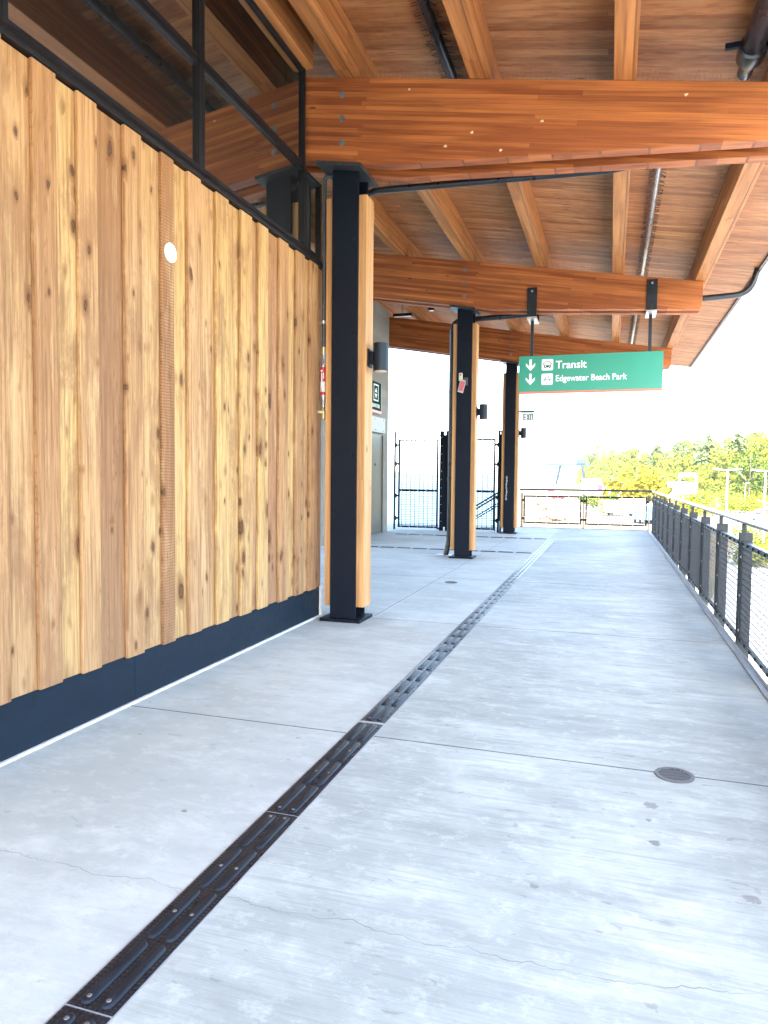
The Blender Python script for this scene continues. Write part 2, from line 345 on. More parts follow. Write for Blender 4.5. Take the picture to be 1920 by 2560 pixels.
def thing(name, label, cat, loc=(0, 0, 0), group=None, rotz=0.0):
    o = bpy.data.objects.new(name, None); COL.objects.link(o); o.empty_display_size = 0.2
    o.location = loc; o.rotation_euler = (0, 0, rotz)
    o['label'] = label; o['category'] = cat
    if group: o['group'] = group
    return o
def tag(o, label, cat, group=None):
    o['label'] = label; o['category'] = cat
    if group: o['group'] = group
    return o
def struct(name, mb, mat, **k):
    o = mb.build(name, mat, **k); o['kind'] = 'structure'; return o
def dup(o, loc=None, parent=None, label=None, rotz=None, scale=None):
    c = o.copy(); COL.objects.link(c)
    if parent is not None: c.parent = parent
    if loc is not None: c.location = loc
    if label: c['label'] = label
    if rotz is not None: c.rotation_euler = (0, 0, rotz)
    if scale is not None: c.scale = scale
    for ch in o.children: dup(ch, parent=c)
    return c
def text(name, s, size, mat, parent, rot, loc, bold=0.0, sx=1.0, depth=0.002):
    cu = bpy.data.curves.new(name, 'FONT'); cu.body = s; cu.size = size; cu.offset = bold; cu.extrude = depth; cu.resolution_u = 4
    t = bpy.data.objects.new(name, cu); COL.objects.link(t)
    me = bpy.data.meshes.new_from_object(t.evaluated_get(bpy.context.evaluated_depsgraph_get()))
    COL.objects.unlink(t); bpy.data.objects.remove(t)
    o = bpy.data.objects.new(name, me); COL.objects.link(o); me.name = name
    me.materials.clear(); me.materials.append(mat)
    o.parent = parent; o.rotation_euler = rot
    o.location = Vector(loc) - (parent.location if parent else Vector()); o.scale = (sx, 1, 1)
    return o

# ---------------------------------------------------------------- materials
SL = math.atan(0.165)
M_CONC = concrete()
M_CEDAR = cedar()
M_STEEL = black_steel()
M_STEEL_RAIL = black_steel('grey_black_rail_steel', (0.018, 0.021, 0.024), 0.38)
M_BEAM = glulam('glulam_girder', 'x', 'z', (0.27, 0.068, 0.017), (0.49, 0.160, 0.040), 0.040, 4.2, rot=-SL)
M_PURLIN = glulam('glulam_purlin', 'y', 'z', (0.36, 0.128, 0.036), (0.51, 0.215, 0.068), 0.040, 3.1)
M_DECK = glulam('nail_laminated_roof_deck', 'x', 'y', (0.25, 0.090, 0.030), (0.44, 0.185, 0.066), 0.09, 4.3, knots=True, rough=0.6, light=(0.52, 0.28, 0.12))
M_INFILL = glulam('cedar_column_infill', 'z', 'x', (0.43, 0.205, 0.078), (0.52, 0.275, 0.105), 0.5, 9.0)
M_SKIRT = black_steel('blue_black_skirting_panel', (0.004, 0.010, 0.018), 0.6)
M_FRAME = black_steel('dark_bronze_window_frame', (0.007, 0.007, 0.008), 0.45)
M_WHITE = plain('white_sealant', (0.75, 0.74, 0.70), 0.6)
M_GLASS = glass('teal_tinted_glass', (0.45, 0.58, 0.60), 0.46, 0.03)
M_GALV = plain('galvanised_steel', (0.55, 0.56, 0.57), 0.35, 0.8, 0.2)
M_PIPE = plain('grey_plastic_pipe', (0.07, 0.078, 0.088), 0.4)
M_RPIPE = plain('black_drain_pipe', (0.012, 0.016, 0.022), 0.3)
M_BRASS = plain('brass', (0.62, 0.5, 0.24), 0.35, 0.7)
M_RED = plain('red_label', (0.62, 0.025, 0.04), 0.45)
M_BLUE = plain('blue_handle', (0.22, 0.36, 0.72), 0.4)
M_YEL = plain('pale_yellow_handle', (0.75, 0.7, 0.38), 0.4)
M_GREEN = plain('green_sign_face', (0.004, 0.235, 0.15), 0.35, var=0.04, scale=2)
M_DGREEN = plain('dark_green_sign_face', (0.002, 0.045, 0.028), 0.8, var=0.04, spec=0.05)
M_SALMON = plain('orange_red_sign_stripe', (0.62, 0.16, 0.10), 0.4, var=0.05)
M_LETTER = plain('white_lettering', (0.85, 0.87, 0.87), 0.45, var=0.02)
M_STAIN = plain('stainless_door', (0.17, 0.165, 0.145), 0.4, 0.6, 0.08)
M_HEADER = plain('pale_metal_header', (0.36, 0.36, 0.34), 0.5, 0.2)

def rubber_plate():
    g = G('black_tactile_plate'); v = g.co()
    s = g.sep(v)
    dx = g.ma('SUBTRACT', g.ma('FRACT', g.ma('MULTIPLY', s[0], 62)), 0.5)
    dy = g.ma('SUBTRACT', g.ma('FRACT', g.ma('MULTIPLY', s[1], 62)), 0.5)
    d = g.ma('SQRT', g.ma('ADD', g.ma('MULTIPLY', dx, dx), g.ma('MULTIPLY', dy, dy)))
    dot = g.mr(d, 0.18, 0.34, 1, 0)
    nz = g.noise(v, 10, 5, 0.65)
    c = g.mix(g.mr(nz, 0.35, 0.7), (0.005, 0.008, 0.013), (0.013, 0.018, 0.027))
    c = g.mix(g.ma('MULTIPLY', dot, 0.35), c, (0.05, 0.055, 0.065))
    return g.pbsdf(c, g.mr(nz, 0.3, 0.7, 0.24, 0.36), bump=dot, bstr=0.5, bdist=0.002, spec=0.26)
M_PLATE = rubber_plate()
def ribbed():
    g = G('ribbed_tactile_bar'); v = g.co(); s = g.sep(v)
    w = g.ma('SINE', g.ma('MULTIPLY', s[0], 1700)); nz = g.noise(v, 12, 4)
    c = g.mix(g.mr(nz, 0.35, 0.7), (0.008, 0.013, 0.020), (0.016, 0.023, 0.034))
    return g.pbsdf(c, 0.42, bump=w, bstr=0.3, bdist=0.001, spec=0.26)
M_BAR = ribbed()

# ---------------------------------------------------------------- deck, ground, water
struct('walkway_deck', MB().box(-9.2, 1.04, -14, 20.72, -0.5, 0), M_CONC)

def shore(y):
    pts = [(-400, -7), (50, -9), (130, -15), (200, -24), (300, -33), (500, -62), (800, -128), (1500, -220), (4000, -400)]
    for (a, b), (c, d) in zip(pts, pts[1:]):
        if y <= c: return b + (d - b) * (max(y, a) - a) / (c - a)
    return -400
def ground_mat():
    g = G('gravel_sand_and_dry_grass'); v = g.co('Object'); s = g.sep(v)
    n1 = g.noise(v, 0.03, 6, 0.6, 0.5); n2 = g.noise(v, 0.35, 5, 0.7); n3 = g.noise(v, 4.0, 4)
    at = g.n('Attribute', attribute_name='rnd'); r = g.n('SeparateColor', {0: at.outputs[0]}).outputs
    c = g.mix(g.mr(n2, 0.3, 0.7), (0.17, 0.165, 0.15), (0.26, 0.25, 0.235))
    c = g.mix(g.ma('MULTIPLY', g.mr(n1, 0.46, 0.6), 0.85), c, g.mix(g.mr(n2, 0.35, 0.65), (0.12, 0.125, 0.03), (0.20, 0.17, 0.05)))
    c = g.mix(r[0], c, g.mix(g.mr(n2, 0.4, 0.6), (0.20, 0.14, 0.075), (0.27, 0.21, 0.125)))
    c = g.mix(g.mr(n3, 0.35, 0.7, 0, 0.25), c, (0.2, 0.18, 0.15))
    return g.pbsdf(c, 0.9, spec=0.1)
def make_ground():
    mb = MB()
    ys = [-300, -150, -60, -20, 0, 20, 40, 60, 80, 100, 120, 140, 160, 180, 200, 230, 260, 300, 350, 400, 500, 650, 800, 1100, 1500, 2200, 3200]
    offs = [-60, -14, -7, 0, 6, 14, 26, 50, 90, 150, 300, 600, 1500, 4000]
    zs = [-12, -9.5, -8.3, -7.5, -6.6, -6, -6, -6, -6, -6, -6, -6, -6, -6]
    sand = [1, 1, 1, 1, 1, 0.8, 0.2, 0, 0, 0, 0, 0, 0, 0]
    rows = []
    for y in ys:
        x0 = shore(y)
        rows.append([(x0 + o, y, z) for o, z in zip(offs, zs)])
    n = len(offs)
    for a, b in zip(rows, rows[1:]):
        for i in range(n - 1):
            mb.cur = ((sand[i] + sand[i + 1]) / 2 if a[0][1] > 40 else 0, 0, 0)
            mb.add([a[i], a[i + 1], b[i + 1], b[i]], [(0, 1, 2, 3)])
    return struct('ground', mb, ground_mat(), tint=True)
make_ground()
def water_mat():
    g = G('sea_water'); v = g.co()
    h = g.noise(g.sc(v, (0.25, 0.6, 1)), 1.0, 5, 0.6)
    return g.pbsdf((0.015, 0.06, 0.085), 0.35, bump=h, bstr=0.5, bdist=0.4, spec=0.18)
struct('water', MB().add([(-8900, -1400, -8.0), (5900, -1400, -8.0), (5900, 8900, -8.0), (-8900, 8900, -8.0)], [(0, 1, 2, 3)]), water_mat())
def far_ridge():
    mb = MB(); rnd = random.Random(3)
    N = 70; front = []; top = []; back = []
    for i in range(N + 1):
        t = i / N; x = -5200 + 5600 * t; y = 6200 - 600 * t
        h = 60 + 45 * math.sin(t * 9) + 30 * math.sin(t * 23 + 1) + rnd.uniform(-6, 6)
        h *= min(1, 0.35 + 1.2 * t)
        front.append((x, y, -9)); top.append((x + 30, y + 500, max(8, h))); back.append((x + 60, y + 1800, -9))
    for i in range(N):
        mb.add([front[i], front[i + 1], top[i + 1], top[i]], [(0, 1, 2, 3)])
        mb.add([top[i], top[i + 1], back[i + 1], back[i]], [(0, 1, 2, 3)])
    g = G('far_wooded_shore'); v = g.co()
    c = g.mix(g.mr(g.noise(v, 0.012, 6, 0.7), 0.35, 0.65), (0.045, 0.07, 0.035), (0.10, 0.13, 0.06))
    struct('far_hills', mb, g.pbsdf(c, 0.95, spec=0.0))
far_ridge()

# ================================================================ station building
WX = -2.77
st = thing('station_building', 'cedar clad waiting room with dark clerestory windows along the left of the walkway', 'building', (WX, 2, 0))
MB().box(-2.96, -2.772, -0.8, 6.56, 0.0, 3.42).build('wall', plain('dark_sheathing', (0.08, 0.06, 0.05), 0.9), st)
rnd = random.Random(11)
sd = MB()
starts = [(2.51, 2.674), (2.859, 3.016), (3.17, 3.319), (3.547, 3.703), (3.905, 4.037), (4.198, 4.353), (4.556, 4.727), (4.909, 5.085), (5.196, 5.362), (5.575, 5.749), (5.909, 6.092), (6.217, 6.412)]
y = 2.51
while y > -0.4:
    w = rnd.uniform(0.145, 0.17); y0 = y - rnd.uniform(0.33, 0.38); starts.insert(0, (y0, y0 + w)); y = y0
look = {2.674: (0.3, 0.55, 0.5), 2.859: (0.5, 0.2, 0.2), 3.016: (0.62, 0.9, 0.95), 3.17: (0.3, 0.6, 0.3), 3.319: (0.81, 0.1, 0.1), 3.547: (0.2, 0.45, 0.62), 3.703: (0.9, 0.75, 0.9),
        3.905: (0.44, 0.0, 0.15), 4.037: (0.15, 0.8, 0.9), 4.198: (0.7, 0.75, 0.4), 4.353: (0.35, 0.85, 0.3), 4.727: (0.55, 0.3, 0.95), 4.556: (0.1, 0.9, 0.8), 4.909: (0.6, 0.6, 0.9), 5.196: (0.28, 0.95, 0.9), 5.362: (0.9, 0.0, 0.1)}
for i, (a, b) in enumerate(starts):
    nb = starts[i + 1][0] if i + 1 < len(starts) else 6.549
    sd.cur = look.get(round(a, 3), (rnd.random(), rnd.uniform(0.1, 0.95), rnd.random()))
    sd.box(-2.752, -2.729 + rnd.uniform(-0.002, 0.002), a, b, 0.30 + rnd.uniform(-0.003, 0.003), 3.424)
    sd.cur = look.get(round(b, 3), (rnd.random(), rnd.uniform(0.1, 0.95), rnd.random()))
    sd.box(-2.771, -2.7535, b - 0.03, nb + 0.03 if nb < 6.5 else 6.56, 0.303 + rnd.uniform(-0.003, 0.003), 3.42)
sd.build('siding', M_CEDAR, st, tint=True, bev=0.0022, seg=1)
MB().box(-2.771, -2.762, -0.8, 3.648, 0.012, 0.34).build('skirting_panel', M_SKIRT, st)
MB().box(-2.771, -2.762, 3.652, 6.55, 0.012, 0.34).build('skirting_panel', M_SKIRT, st)
MB().box(-2.775, -2.742, -0.8, 6.55, 0.0, 0.011).box(-2.80, -2.742, 6.551, 6.575, 0, 0.30).build('sealant_bead', M_WHITE, st)
MB().prism([(-2.90, 3.426), (-2.715, 3.426), (-2.715, 3.452), (-2.745, 3.508), (-2.90, 3.508)], 'y', -0.8, 6.57).build('window_sill', M_FRAME, st, bev=0.003)
MB().box(-2.97, -2.775, -0.8, 6.57, 4.245, 4.252).build('transom_seal', M_FRAME, st)
def window(fix, a, b, z0, z1, axis, out):
    """frame of four bars with one pane; fix = plane position, a..b along the wall"""
    w = 0.036
    m = MB(); p = MB()
    def bx(mb, u0, u1, zz0, zz1, d0, d1):
        if axis == 'y': mb.box(fix + d0, fix + d1, u0, u1, zz0, zz1)
        else: mb.box(u0, u1, fix + d0, fix + d1, zz0, zz1)
    bx(m, a, a + w, z0, z1, -0.045, 0.036); bx(m, b - w, b, z0, z1, -0.045, 0.036)
    bx(m, a + w, b - w, z0, z0 + w, -0.045, 0.032); bx(m, a + w, b - w, z1 - w * 0.85, z1, -0.045, 0.032)
    f = m.build('window_frame', M_FRAME, st, bev=0.003)
    bx(p, a + w - 0.004, b - w + 0.004, z0 + w - 0.004, z1 - w * 0.85 + 0.004, -0.008, 0.008)
    p.build('pane', M_GLASS, f)
bays = [(-0.746, 0.985), (0.989, 2.712), (2.716, 4.42), (4.424, 6.165), (6.169, 6.56)]
for i, (a, b) in enumerate(bays):
    window(-2.795, a, b, 3.510, 4.244, 'y', 1)
    if i < len(bays) - 1: window(-2.795, a, b, 4.253, 5.13, 'y', 1)
MB().box(-2.86, -2.69, -0.8, 6.18, 5.133, 5.46).build('header_board', M_PURLIN, st, bev=0.004)
# end wall facing the stairs, its clerestory, and the room behind the panes
sd2 = MB(); x = -9.0
while x < -2.86:
    w = rnd.uniform(0.14, 0.2); sd2.cur = (rnd.random(), rnd.uniform(0.2, 0.9), rnd.random())
    sd2.box(x, min(x + w, -2.80), 6.50, 6.585 + rnd.choice((0, 0.02)), 0.30, 3.42); x += w + 0.002
sd2.build('siding', M_CEDAR, st, tint=True)
for a, b in ((-9.0, -6.95), (-6.945, -4.9), (-4.895, -2.86)):
    window(6.53, a, b, 3.512, 4.244, 'x', 1)
MB().box(-9.0, -2.86, 6.45, 6.60, 3.424, 3.509).build('window_sill', M_FRAME, st)
MB().box(-9.0, -8.85, -0.8, 6.44, 0.002, 0.5).box(-9.0, -8.85, -0.8, 6.44, 6.3, 6.48).box(-8.84, -2.97, -0.8, -0.7, 0.002, 5.3).build('inner_wall', plain('interior_panel', (0.30, 0.20, 0.12), 0.7), st)
for k in range(2):  # unseen water side glazing over a low wall, added to light the room
    window(-8.92, 6.44 - 3.6 * (k + 1) + 0.004, 6.44 - 3.6 * k, 0.504, 3.256, 'y', 1); window(-8.92, 6.44 - 3.6 * (k + 1) + 0.004, 6.44 - 3.6 * k, 3.26, 6.296, 'y', 1)
MB().box(-4.35, -4.15, 5.95, 6.18, 0.002, 5.2).build('inner_column', M_STEEL, st)

# ================================================================ canopy roof
def zt(x): return 4.66 - 0.165 * x       # top of the girders
def zd(x): return 5.04 - 0.165 * x       # underside of the roof deck
cn = thing('canopy_roof', 'sloping timber canopy roof with orange wood purlins and plank ceiling', 'roof', (0, 6, 4.66))
MB().prism([(-9.2, zd(-9.2)), (2.13, zd(2.13)), (2.13, zd(2.13) + 0.15), (-9.2, zd(-9.2) + 0.15)], 'y', -7.0, 22.45).build('roof_deck', M_DECK, cn)
for xc in (-8.42, -7.21, -6.0, -4.79, -3.58, -2.38, -1.17, 0.03, 1.25):
    for a, b in ((-7.0, 0.5), (0.506, 6.47), (6.476, 12.19), (12.196, 18.09), (18.096, 22.40)):
        x0, x1 = xc - 0.087, xc + 0.087
        MB().prism([(x0, zt(x0) + 0.004), (x1, zt(x1) + 0.004), (x1, zd(x1) - 0.001), (x0, zd(x0) - 0.001)], 'y', a, b).build('purlin', M_PURLIN, cn, bev=0.005)
M_CREAM = plain('cream_fascia_metal', (0.72, 0.66, 0.52), 0.5)
MB().box(2.095, 2.128, -7.0, 22.46, zd(2.13) - 0.035, zd(2.13) + 0.006).build('shadow_strip', plain('dark_shadow_strip', (0.05, 0.04, 0.045), 0.5), cn)  # dark strip standing in for the shadow line at the roof deck edge
MB().box(2.132, 2.25, -7.0, 22.47, zd(2.13) - 0.045, zd(2.13) + 0.24).build('fascia_board', M_CREAM, cn, bev=0.006)
MB().box(-9.2, 2.13, 22.453, 22.50, zd(2.13) + 0.05, zd(2.13) + 0.06).prism([(-9.2, zd(-9.2) - 0.03), (2.131, zd(2.13) - 0.03), (2.131, zd(2.13) + 0.2), (-9.2, zd(-9.2) + 0.2)], 'y', 22.453, 22.49).build('end_fascia', M_CREAM, cn)

# ================================================================ girders and their columns
def zb(x):                                # underside of a girder: parallel, then tapering to its tip
    return 3.90 - 0.165 * x if x <= -1.95 else 4.222 - (x + 1.95) * (4.222 - 4.03) / (1.28 + 1.95)
M_BOLT = plain('dull_bolt_steel', (0.20, 0.20, 0.20), 0.45, 0.6)
def girder(y0, label, xl):
    t = thing('timber_girder', label, 'beam', (-2.44, y0 + 0.21, 4.3), 'tapered timber girders under the canopy')
    for a, b in ((y0, y0 + 0.13), (y0 + 0.29, y0 + 0.42)):
        MB().prism([(xl, zb(xl)), (-1.95, zb(-1.95)), (1.245, zb(1.28) + 0.0), (1.272, zb(1.28) + 0.03), (1.285, zt(1.28) - 0.0), (xl, zt(xl))], 'y', a, b).build('laminated_beam', M_BEAM, t, bev=0.005)
    for z in (4.91, 4.695, 4.475):
        MB().cyl((-2.44, y0 + 0.002, z), (-2.44, y0 - 0.012, z), 0.021, 6).cyl((-2.44, y0 + 0.003, z), (-2.44, y0 - 0.004, z), 0.030, 18).build('bolt', M_BOLT, t)
    sp = MB(); r2 = random.Random(int(y0 * 10)); x = max(xl, -5.8)
    while x < 1.15:                        # fine bird wires along the top edge
        sp.bar((x, y0 + 0.02, zt(x)), (x + r2.uniform(-0.02, 0.03), y0 - 0.01 + r2.uniform(-0.03, 0.03), zt(x) + 0.075 + r2.uniform(-0.02, 0.01)), 0.0016, 0.0016)
        x += 0.04
    sp.build('bird_wires', M_PIPE, t)['kind'] = 'stuff'
    return t
g1 = girder(6.27, 'nearest tapered timber girder, bolted across the walkway above the first steel column', -8.9)
r2 = random.Random(3)
for fx, fz in [(-1.8, 4.861), (-0.628, 4.419), (-1.463, 4.319), (-0.972, 4.225), (0.497, 4.471), (-1.226, 4.411)]:
    n_ = 7; q = [(fx + 0.017 * r2.uniform(0.4, 1.2) * math.cos(6.283 * k / n_), fz + 0.013 * r2.uniform(0.4, 1.2) * math.sin(6.283 * k / n_)) for k in range(n_)]
    MB().prism(q, 'y', 6.268, 6.2695).build('pale_fleck', plain('pale_splinter', (0.75, 0.58, 0.38), 0.8) if 'pale_splinter' not in bpy.data.materials else bpy.data.materials['pale_splinter'], g1)
girder(12.02, 'middle tapered timber girder, carrying the green hanging sign', -8.9)
girder(17.93, 'farthest tapered timber girder, behind the green hanging sign', -8.9)

def column(yf, label, knocks):
    t = thing('canopy_column', label, 'column', (-2.44, yf + 0.14, 0), 'black steel columns with cedar infill')
    x0, x1 = -2.573, -2.310
    cap = lambda x: 3.90 - 0.165 * x - 0.036
    for a, b in ((yf, yf + 0.02), (yf + 0.26, yf + 0.28)):
        MB().prism([(x0, 0.031), (x1, 0.031), (x1, cap(x1)), (x0, cap(x0))], 'y', a, b).build('steel_flange', M_STEEL, t, bev=0.002)
    MB().prism([(-2.449, 0.031), (-2.434, 0.031), (-2.434, cap(-2.434)), (-2.449, cap(-2.449))], 'y', yf + 0.0205, yf + 0.2595).build('steel_web', M_STEEL, t)
    for a, b in ((-2.648, -2.452), (-2.431, -2.238)):
        MB().box(a, b, yf + 0.035, yf + 0.245, 0.14, 4.045).build('timber_infill', M_INFILL, t, bev=0.007)
    MB().box(-2.66, -2.245, yf - 0.05, yf + 0.33, 0.0, 0.03).build('base_plate', M_STEEL, t, bev=0.003)
    MB().prism([(-2.69, cap(-2.69) + 0.001), (-2.25, cap(-2.25) + 0.001), (-2.25, cap(-2.25) + 0.034), (-2.69, cap(-2.69) + 0.034)], 'y', yf - 0.125, yf + 0.395).build('cap_plate', black_steel('cap_plate_steel', (0.03, 0.033, 0.036), 0.35), t, bev=0.003)
    for z in (0.46, 1.03, 1.61, 2.19, 2.77, 3.33, 3.86):
        for x in (-2.532, -2.352):
            MB().cyl((x, yf + 0.001, z), (x, yf - 0.008, z), 0.014, 12, 0.009).build('bolt', M_STEEL, t, smooth=True)
    return t
column(6.37, 'nearest black steel column with cedar infill, beside the end of the cedar wall', 0)
column(12.12, 'middle black steel column with cedar infill, with a drain pipe down its left side', 0)
column(18.03, 'farthest black steel column with cedar infill, at the mesh gates', 0)

# ---------------------------------------------------------------- pipes
def arc(p, c, q, n=7):                    # quadratic bend from p to q around corner c
    p, c, q = Vector(p), Vector(c), Vector(q)
    return [p.lerp(c, t).lerp(c.lerp(q, t), t) for t in (i / (n - 1) for i in range(n))]
def rain_pipe(y, r, label, spikes):
    t = thing('drain_pipe', label, 'pipe', (-2.74, y, 0), 'roof drain pipes')
    pts = [(-2.80, y - 0.02, 0.01), (-2.78, y - 0.02, 0.10)] + arc((-2.757, y, 0.24), (-2.745, y, 0.30), (-2.745, y, 0.42), 4) + [(-2.745, y, 3.9)] + arc((-2.745, y, 3.98), (-2.745, y, 4.17), (-2.56, y, 4.175)) \
        + [(1.3, y - 0.06, 4.285), (1.74, y - 0.07, 4.30)] + arc((1.78, y - 0.07, 4.302), (1.98, y - 0.07, 4.31), (2.045, y - 0.07, 4.5)) + [(2.10, y - 0.07, 4.70)]
    MB().tube(pts, r, 16).build('pipe_run', M_RPIPE, t, smooth=True)
    for z in (3.93, 2.9, 1.35, 0.33):
        MB().cyl((-2.745, y, z), (-2.745, y, z + 0.045), r * 1.12, 18).build('pipe_collar', M_RPIPE, t, smooth=True)
    MB().box(-2.97, -2.70, y - 0.12, y + 0.12, 0.0, 0.012).build('foot_plate', M_GALV, t, bev=0.002)
    return t
rain_pipe(12.50, 0.048, 'black drain pipe bending down the left side of the middle steel column', False)
p1 = thing('drain_pipe', 'black drain pipe with bird spikes running under the nearest timber girder', 'pipe', (-2.25, 6.87, 4.25), 'roof drain pipes')
MB().tube([(-2.44, 6.87, 3.2), (-2.44, 6.87, 4.16), (-2.40, 6.87, 4.23), (-2.30, 6.87, 4.257), (-0.1, 6.87, 4.193), (1.30, 6.80, 4.28), (1.74, 6.80, 4.30)] + arc((1.78, 6.80, 4.302), (1.98, 6.80, 4.31), (2.045, 6.80, 4.5)) + [(2.1, 6.80, 4.70)], 0.033, 12).build('pipe_run', M_RPIPE, p1, smooth=True)
sp = MB(); r2 = random.Random(5)
for i in range(150):
    x = -2.2 + i * 0.0195; z = 4.255 - (x + 2.3) * 0.029
    sp.bar((x, 6.86, z + 0.025), (x + r2.uniform(-0.02, 0.02), 6.83 + r2.uniform(-0.02, 0.02), z + 0.085), 0.003, 0.003)
sp.build('bird_spikes', M_RPIPE, p1)['kind'] = 'stuff'
def deck_pipe(name, label, x, z, r, y0, y1, mat, spikes, bell=None):
    t = thing(name, label, 'pipe', (x, (y0 + y1) / 2, z))
    if bell:
        MB().tube([(x, y0, z), (x, bell - 0.16, z), (x, bell - 0.15, z), (x, bell, z), (x, bell + 0.12, z), (x, y1, z)], r, 16, radii=[r, r, r * 1.22, r * 1.25, r * 0.68, r * 0.68]).build('pipe_run', mat, t, smooth=True)
        MB().box(x - r * 1.25 - 0.10, x + r * 1.25 + 0.10, bell - 0.20, bell - 0.165, z - 0.02, z + 0.02).build('pipe_clamp', M_STEEL, t)
        MB().box(x - 0.01, x + 0.01, bell - 0.20, bell - 0.17, z + r, zd(x) + 0.01).build('hanger_rod', M_STEEL, t)
    else:
        MB().cyl((x, y0, z), (x, y1, z), r, 14).build('pipe_run', mat, t, smooth=True)
        for yy in [k * 2.9 + 2.2 for k in range(7)]:
            if y0 < yy < y1: MB().cyl((x, yy, z), (x, yy + 0.05, z), r * 1.15, 14).build('pipe_collar', mat, t, smooth=True)
        for yy in [k * 2.9 + 2.2 for k in range(7)]:
            if y0 < yy < y1: MB().box(x - 0.008, x + 0.008, yy + 0.01, yy + 0.04, z + r, zd(x) + 0.01).build('hanger_rod', mat, t)
    if spikes:
        q = MB(); r3 = random.Random(int(x * 100)); yy = y0
        while yy < y1:
            for sgn in (-1, 1):
                q.bar((x + sgn * r * 0.8, yy, z), (x + sgn * (r + 0.055), yy + r3.uniform(-0.02, 0.02), z - 0.02 + r3.uniform(-0.03, 0.03)), 0.0035, 0.0035)
            yy += 0.035
        q.build('bird_spikes', M_RPIPE, t)['kind'] = 'stuff'
    return t
deck_pipe('ceiling_pipe', 'dark pipe with bird spikes under the ceiling above the nearest timber girder', -1.52, 5.19, 0.048, -6, 8.0, M_RPIPE, True)
deck_pipe('ceiling_pipe', 'thin grey pipe under the ceiling running lengthwise above the green sign', 0.42, 4.87, 0.036, 7.2, 22.0, plain('grey_metal_pipe', (0.26, 0.25, 0.24), 0.3, 0.6), True)
deck_pipe('ceiling_pipe', 'thick black ceiling pipe with flared coupling in the top right corner', 0.965, 4.735, 0.085, -6, 6.6, M_RPIPE, False, bell=6.35)

# ---------------------------------------------------------------- valve pipe at the wall corner
vp = thing('valve_pipe', 'grey riser pipe with red and white cartridge and lever valves at the wall corner', 'pipe', (-2.712, 6.53, 2.0))
px, py = -2.705, 6.50
MB().tube([(px, py, 2.66), (px, py, 4.22)] + arc((px, py, 4.24), (px, py, 4.31), (px + 0.07, py + 0.01, 4.29), 5) + [(px + 0.22, py + 0.03, 4.22)], 0.021, 12).build('riser', M_PIPE, vp, smooth=True)
MB().cyl((px, py, 2.885), (px, py, 2.915), 0.026, 14).box(px - 0.06, px + 0.005, py + 0.0, py + 0.03, 2.885, 2.905).build('pipe_clamp', M_GALV, vp)
MB().tube([(px, py, 2.665), (px, py, 2.62), (px, py, 2.615), (px, py, 2.585), (px, py, 2.58), (px, py, 2.545)], 0.02, 10, radii=[0.021, 0.021, 0.026, 0.026, 0.017, 0.017]).build('brass_valve', M_BRASS, vp, smooth=True)
MB().bar((px + 0.018, py - 0.022, 2.62), (px + 0.022, py - 0.03, 2.50), 0.018, 0.006, (0, 1, 0)).build('blue_lever', M_BLUE, vp, bev=0.002)
MB().tube([(px, py, 2.545), (px, py, 2.53), (px, py, 2.49), (px, py, 2.465)], 0.03, 16, radii=[0.017, 0.024, 0.033, 0.035]).build('upper_fitting', M_GALV, vp, smooth=True)
cb = MB().cyl((px, py, 2.195), (px, py, 2.463), 0.033, 20).build('red_cartridge', M_RED, vp, smooth=True)
def wrap(z0, z1, a0, a1, r, mat, name):
    m = MB(); n = 8
    for i in range(n):
        t0, t1 = R(a0 + (a1 - a0) * i / n), R(a0 + (a1 - a0) * (i + 1) / n)
        p = [(px + r * math.sin(t), py - r * math.cos(t)) for t in (t0, t1)]
        m.add([(p[0][0], p[0][1], z0), (p[1][0], p[1][1], z0), (p[1][0], p[1][1], z1), (p[0][0], p[0][1], z1)], [(0, 1, 2, 3)])
    return m.build(name, mat, cb)
wrap(2.225, 2.325, -70, 50, 0.0338, M_LETTER, 'white_label')
wrap(2.325, 2.41, -28, 0, 0.0338, M_LETTER, 'white_mark')
wrap(2.352, 2.41, 10, 28, 0.0338, M_LETTER, 'white_mark')
wrap(2.42, 2.437, -40, 10, 0.0338, M_LETTER, 'white_mark')
MB().tube([(px, py, 2.193), (px, py, 2.165), (px, py, 2.12), (px, py, 2.10), (px, py, 2.075)], 0.03, 16, radii=[0.036, 0.035, 0.022, 0.02, 0.017]).build('lower_fitting', M_GALV, vp, smooth=True)
MB().tube([(px, py, 2.075), (px, py, 2.04), (px, py, 2.0), (px, py, 1.96)], 0.02, 10, radii=[0.016, 0.024, 0.022, 0.018]).build('brass_valve', M_BRASS, vp, smooth=True)
MB().bar((px + 0.02, py - 0.028, 2.028), (px - 0.105, py - 0.034, 2.030), 0.006, 0.024).build('yellow_lever', M_YEL, vp, bev=0.003)

# ---------------------------------------------------------------- small things on the wall and columns
tag(MB().cyl((-2.7315, 3.99, 2.822), (-2.719, 3.99, 2.822), 0.062, 40).build('wall_disc', M_LETTER, bev=0.003, smooth=True), 'round white disc stuck high on the cedar wall', 'disc')
def lamp(y, label):
    t = thing('wall_lamp', label, 'lamp', (-2.238, y, 2.53), 'black cylinder lamps on the columns')
    MB().box(-2.2375, -2.224, y - 0.06, y + 0.06, 2.45, 2.62).build('back_plate', M_STEEL, t, bev=0.003)
    MB().box(-2.2235, -2.185, y - 0.035, y + 0.035, 2.48, 2.595).build('arm', M_STEEL, t)
    MB().tube([(-2.122, y, 2.672), (-2.122, y, 2.41)], 0.071, 32).build('lamp_body', black_steel('lamp_grey', (0.008, 0.013, 0.02), 0.42), t, smooth=True)
    MB().cyl((-2.122, y, 2.405), (-2.122, y, 2.4095), 0.062, 24).build('lens', plain('warm_lens', (0.8, 0.62, 0.42), 0.3), t)
    return t
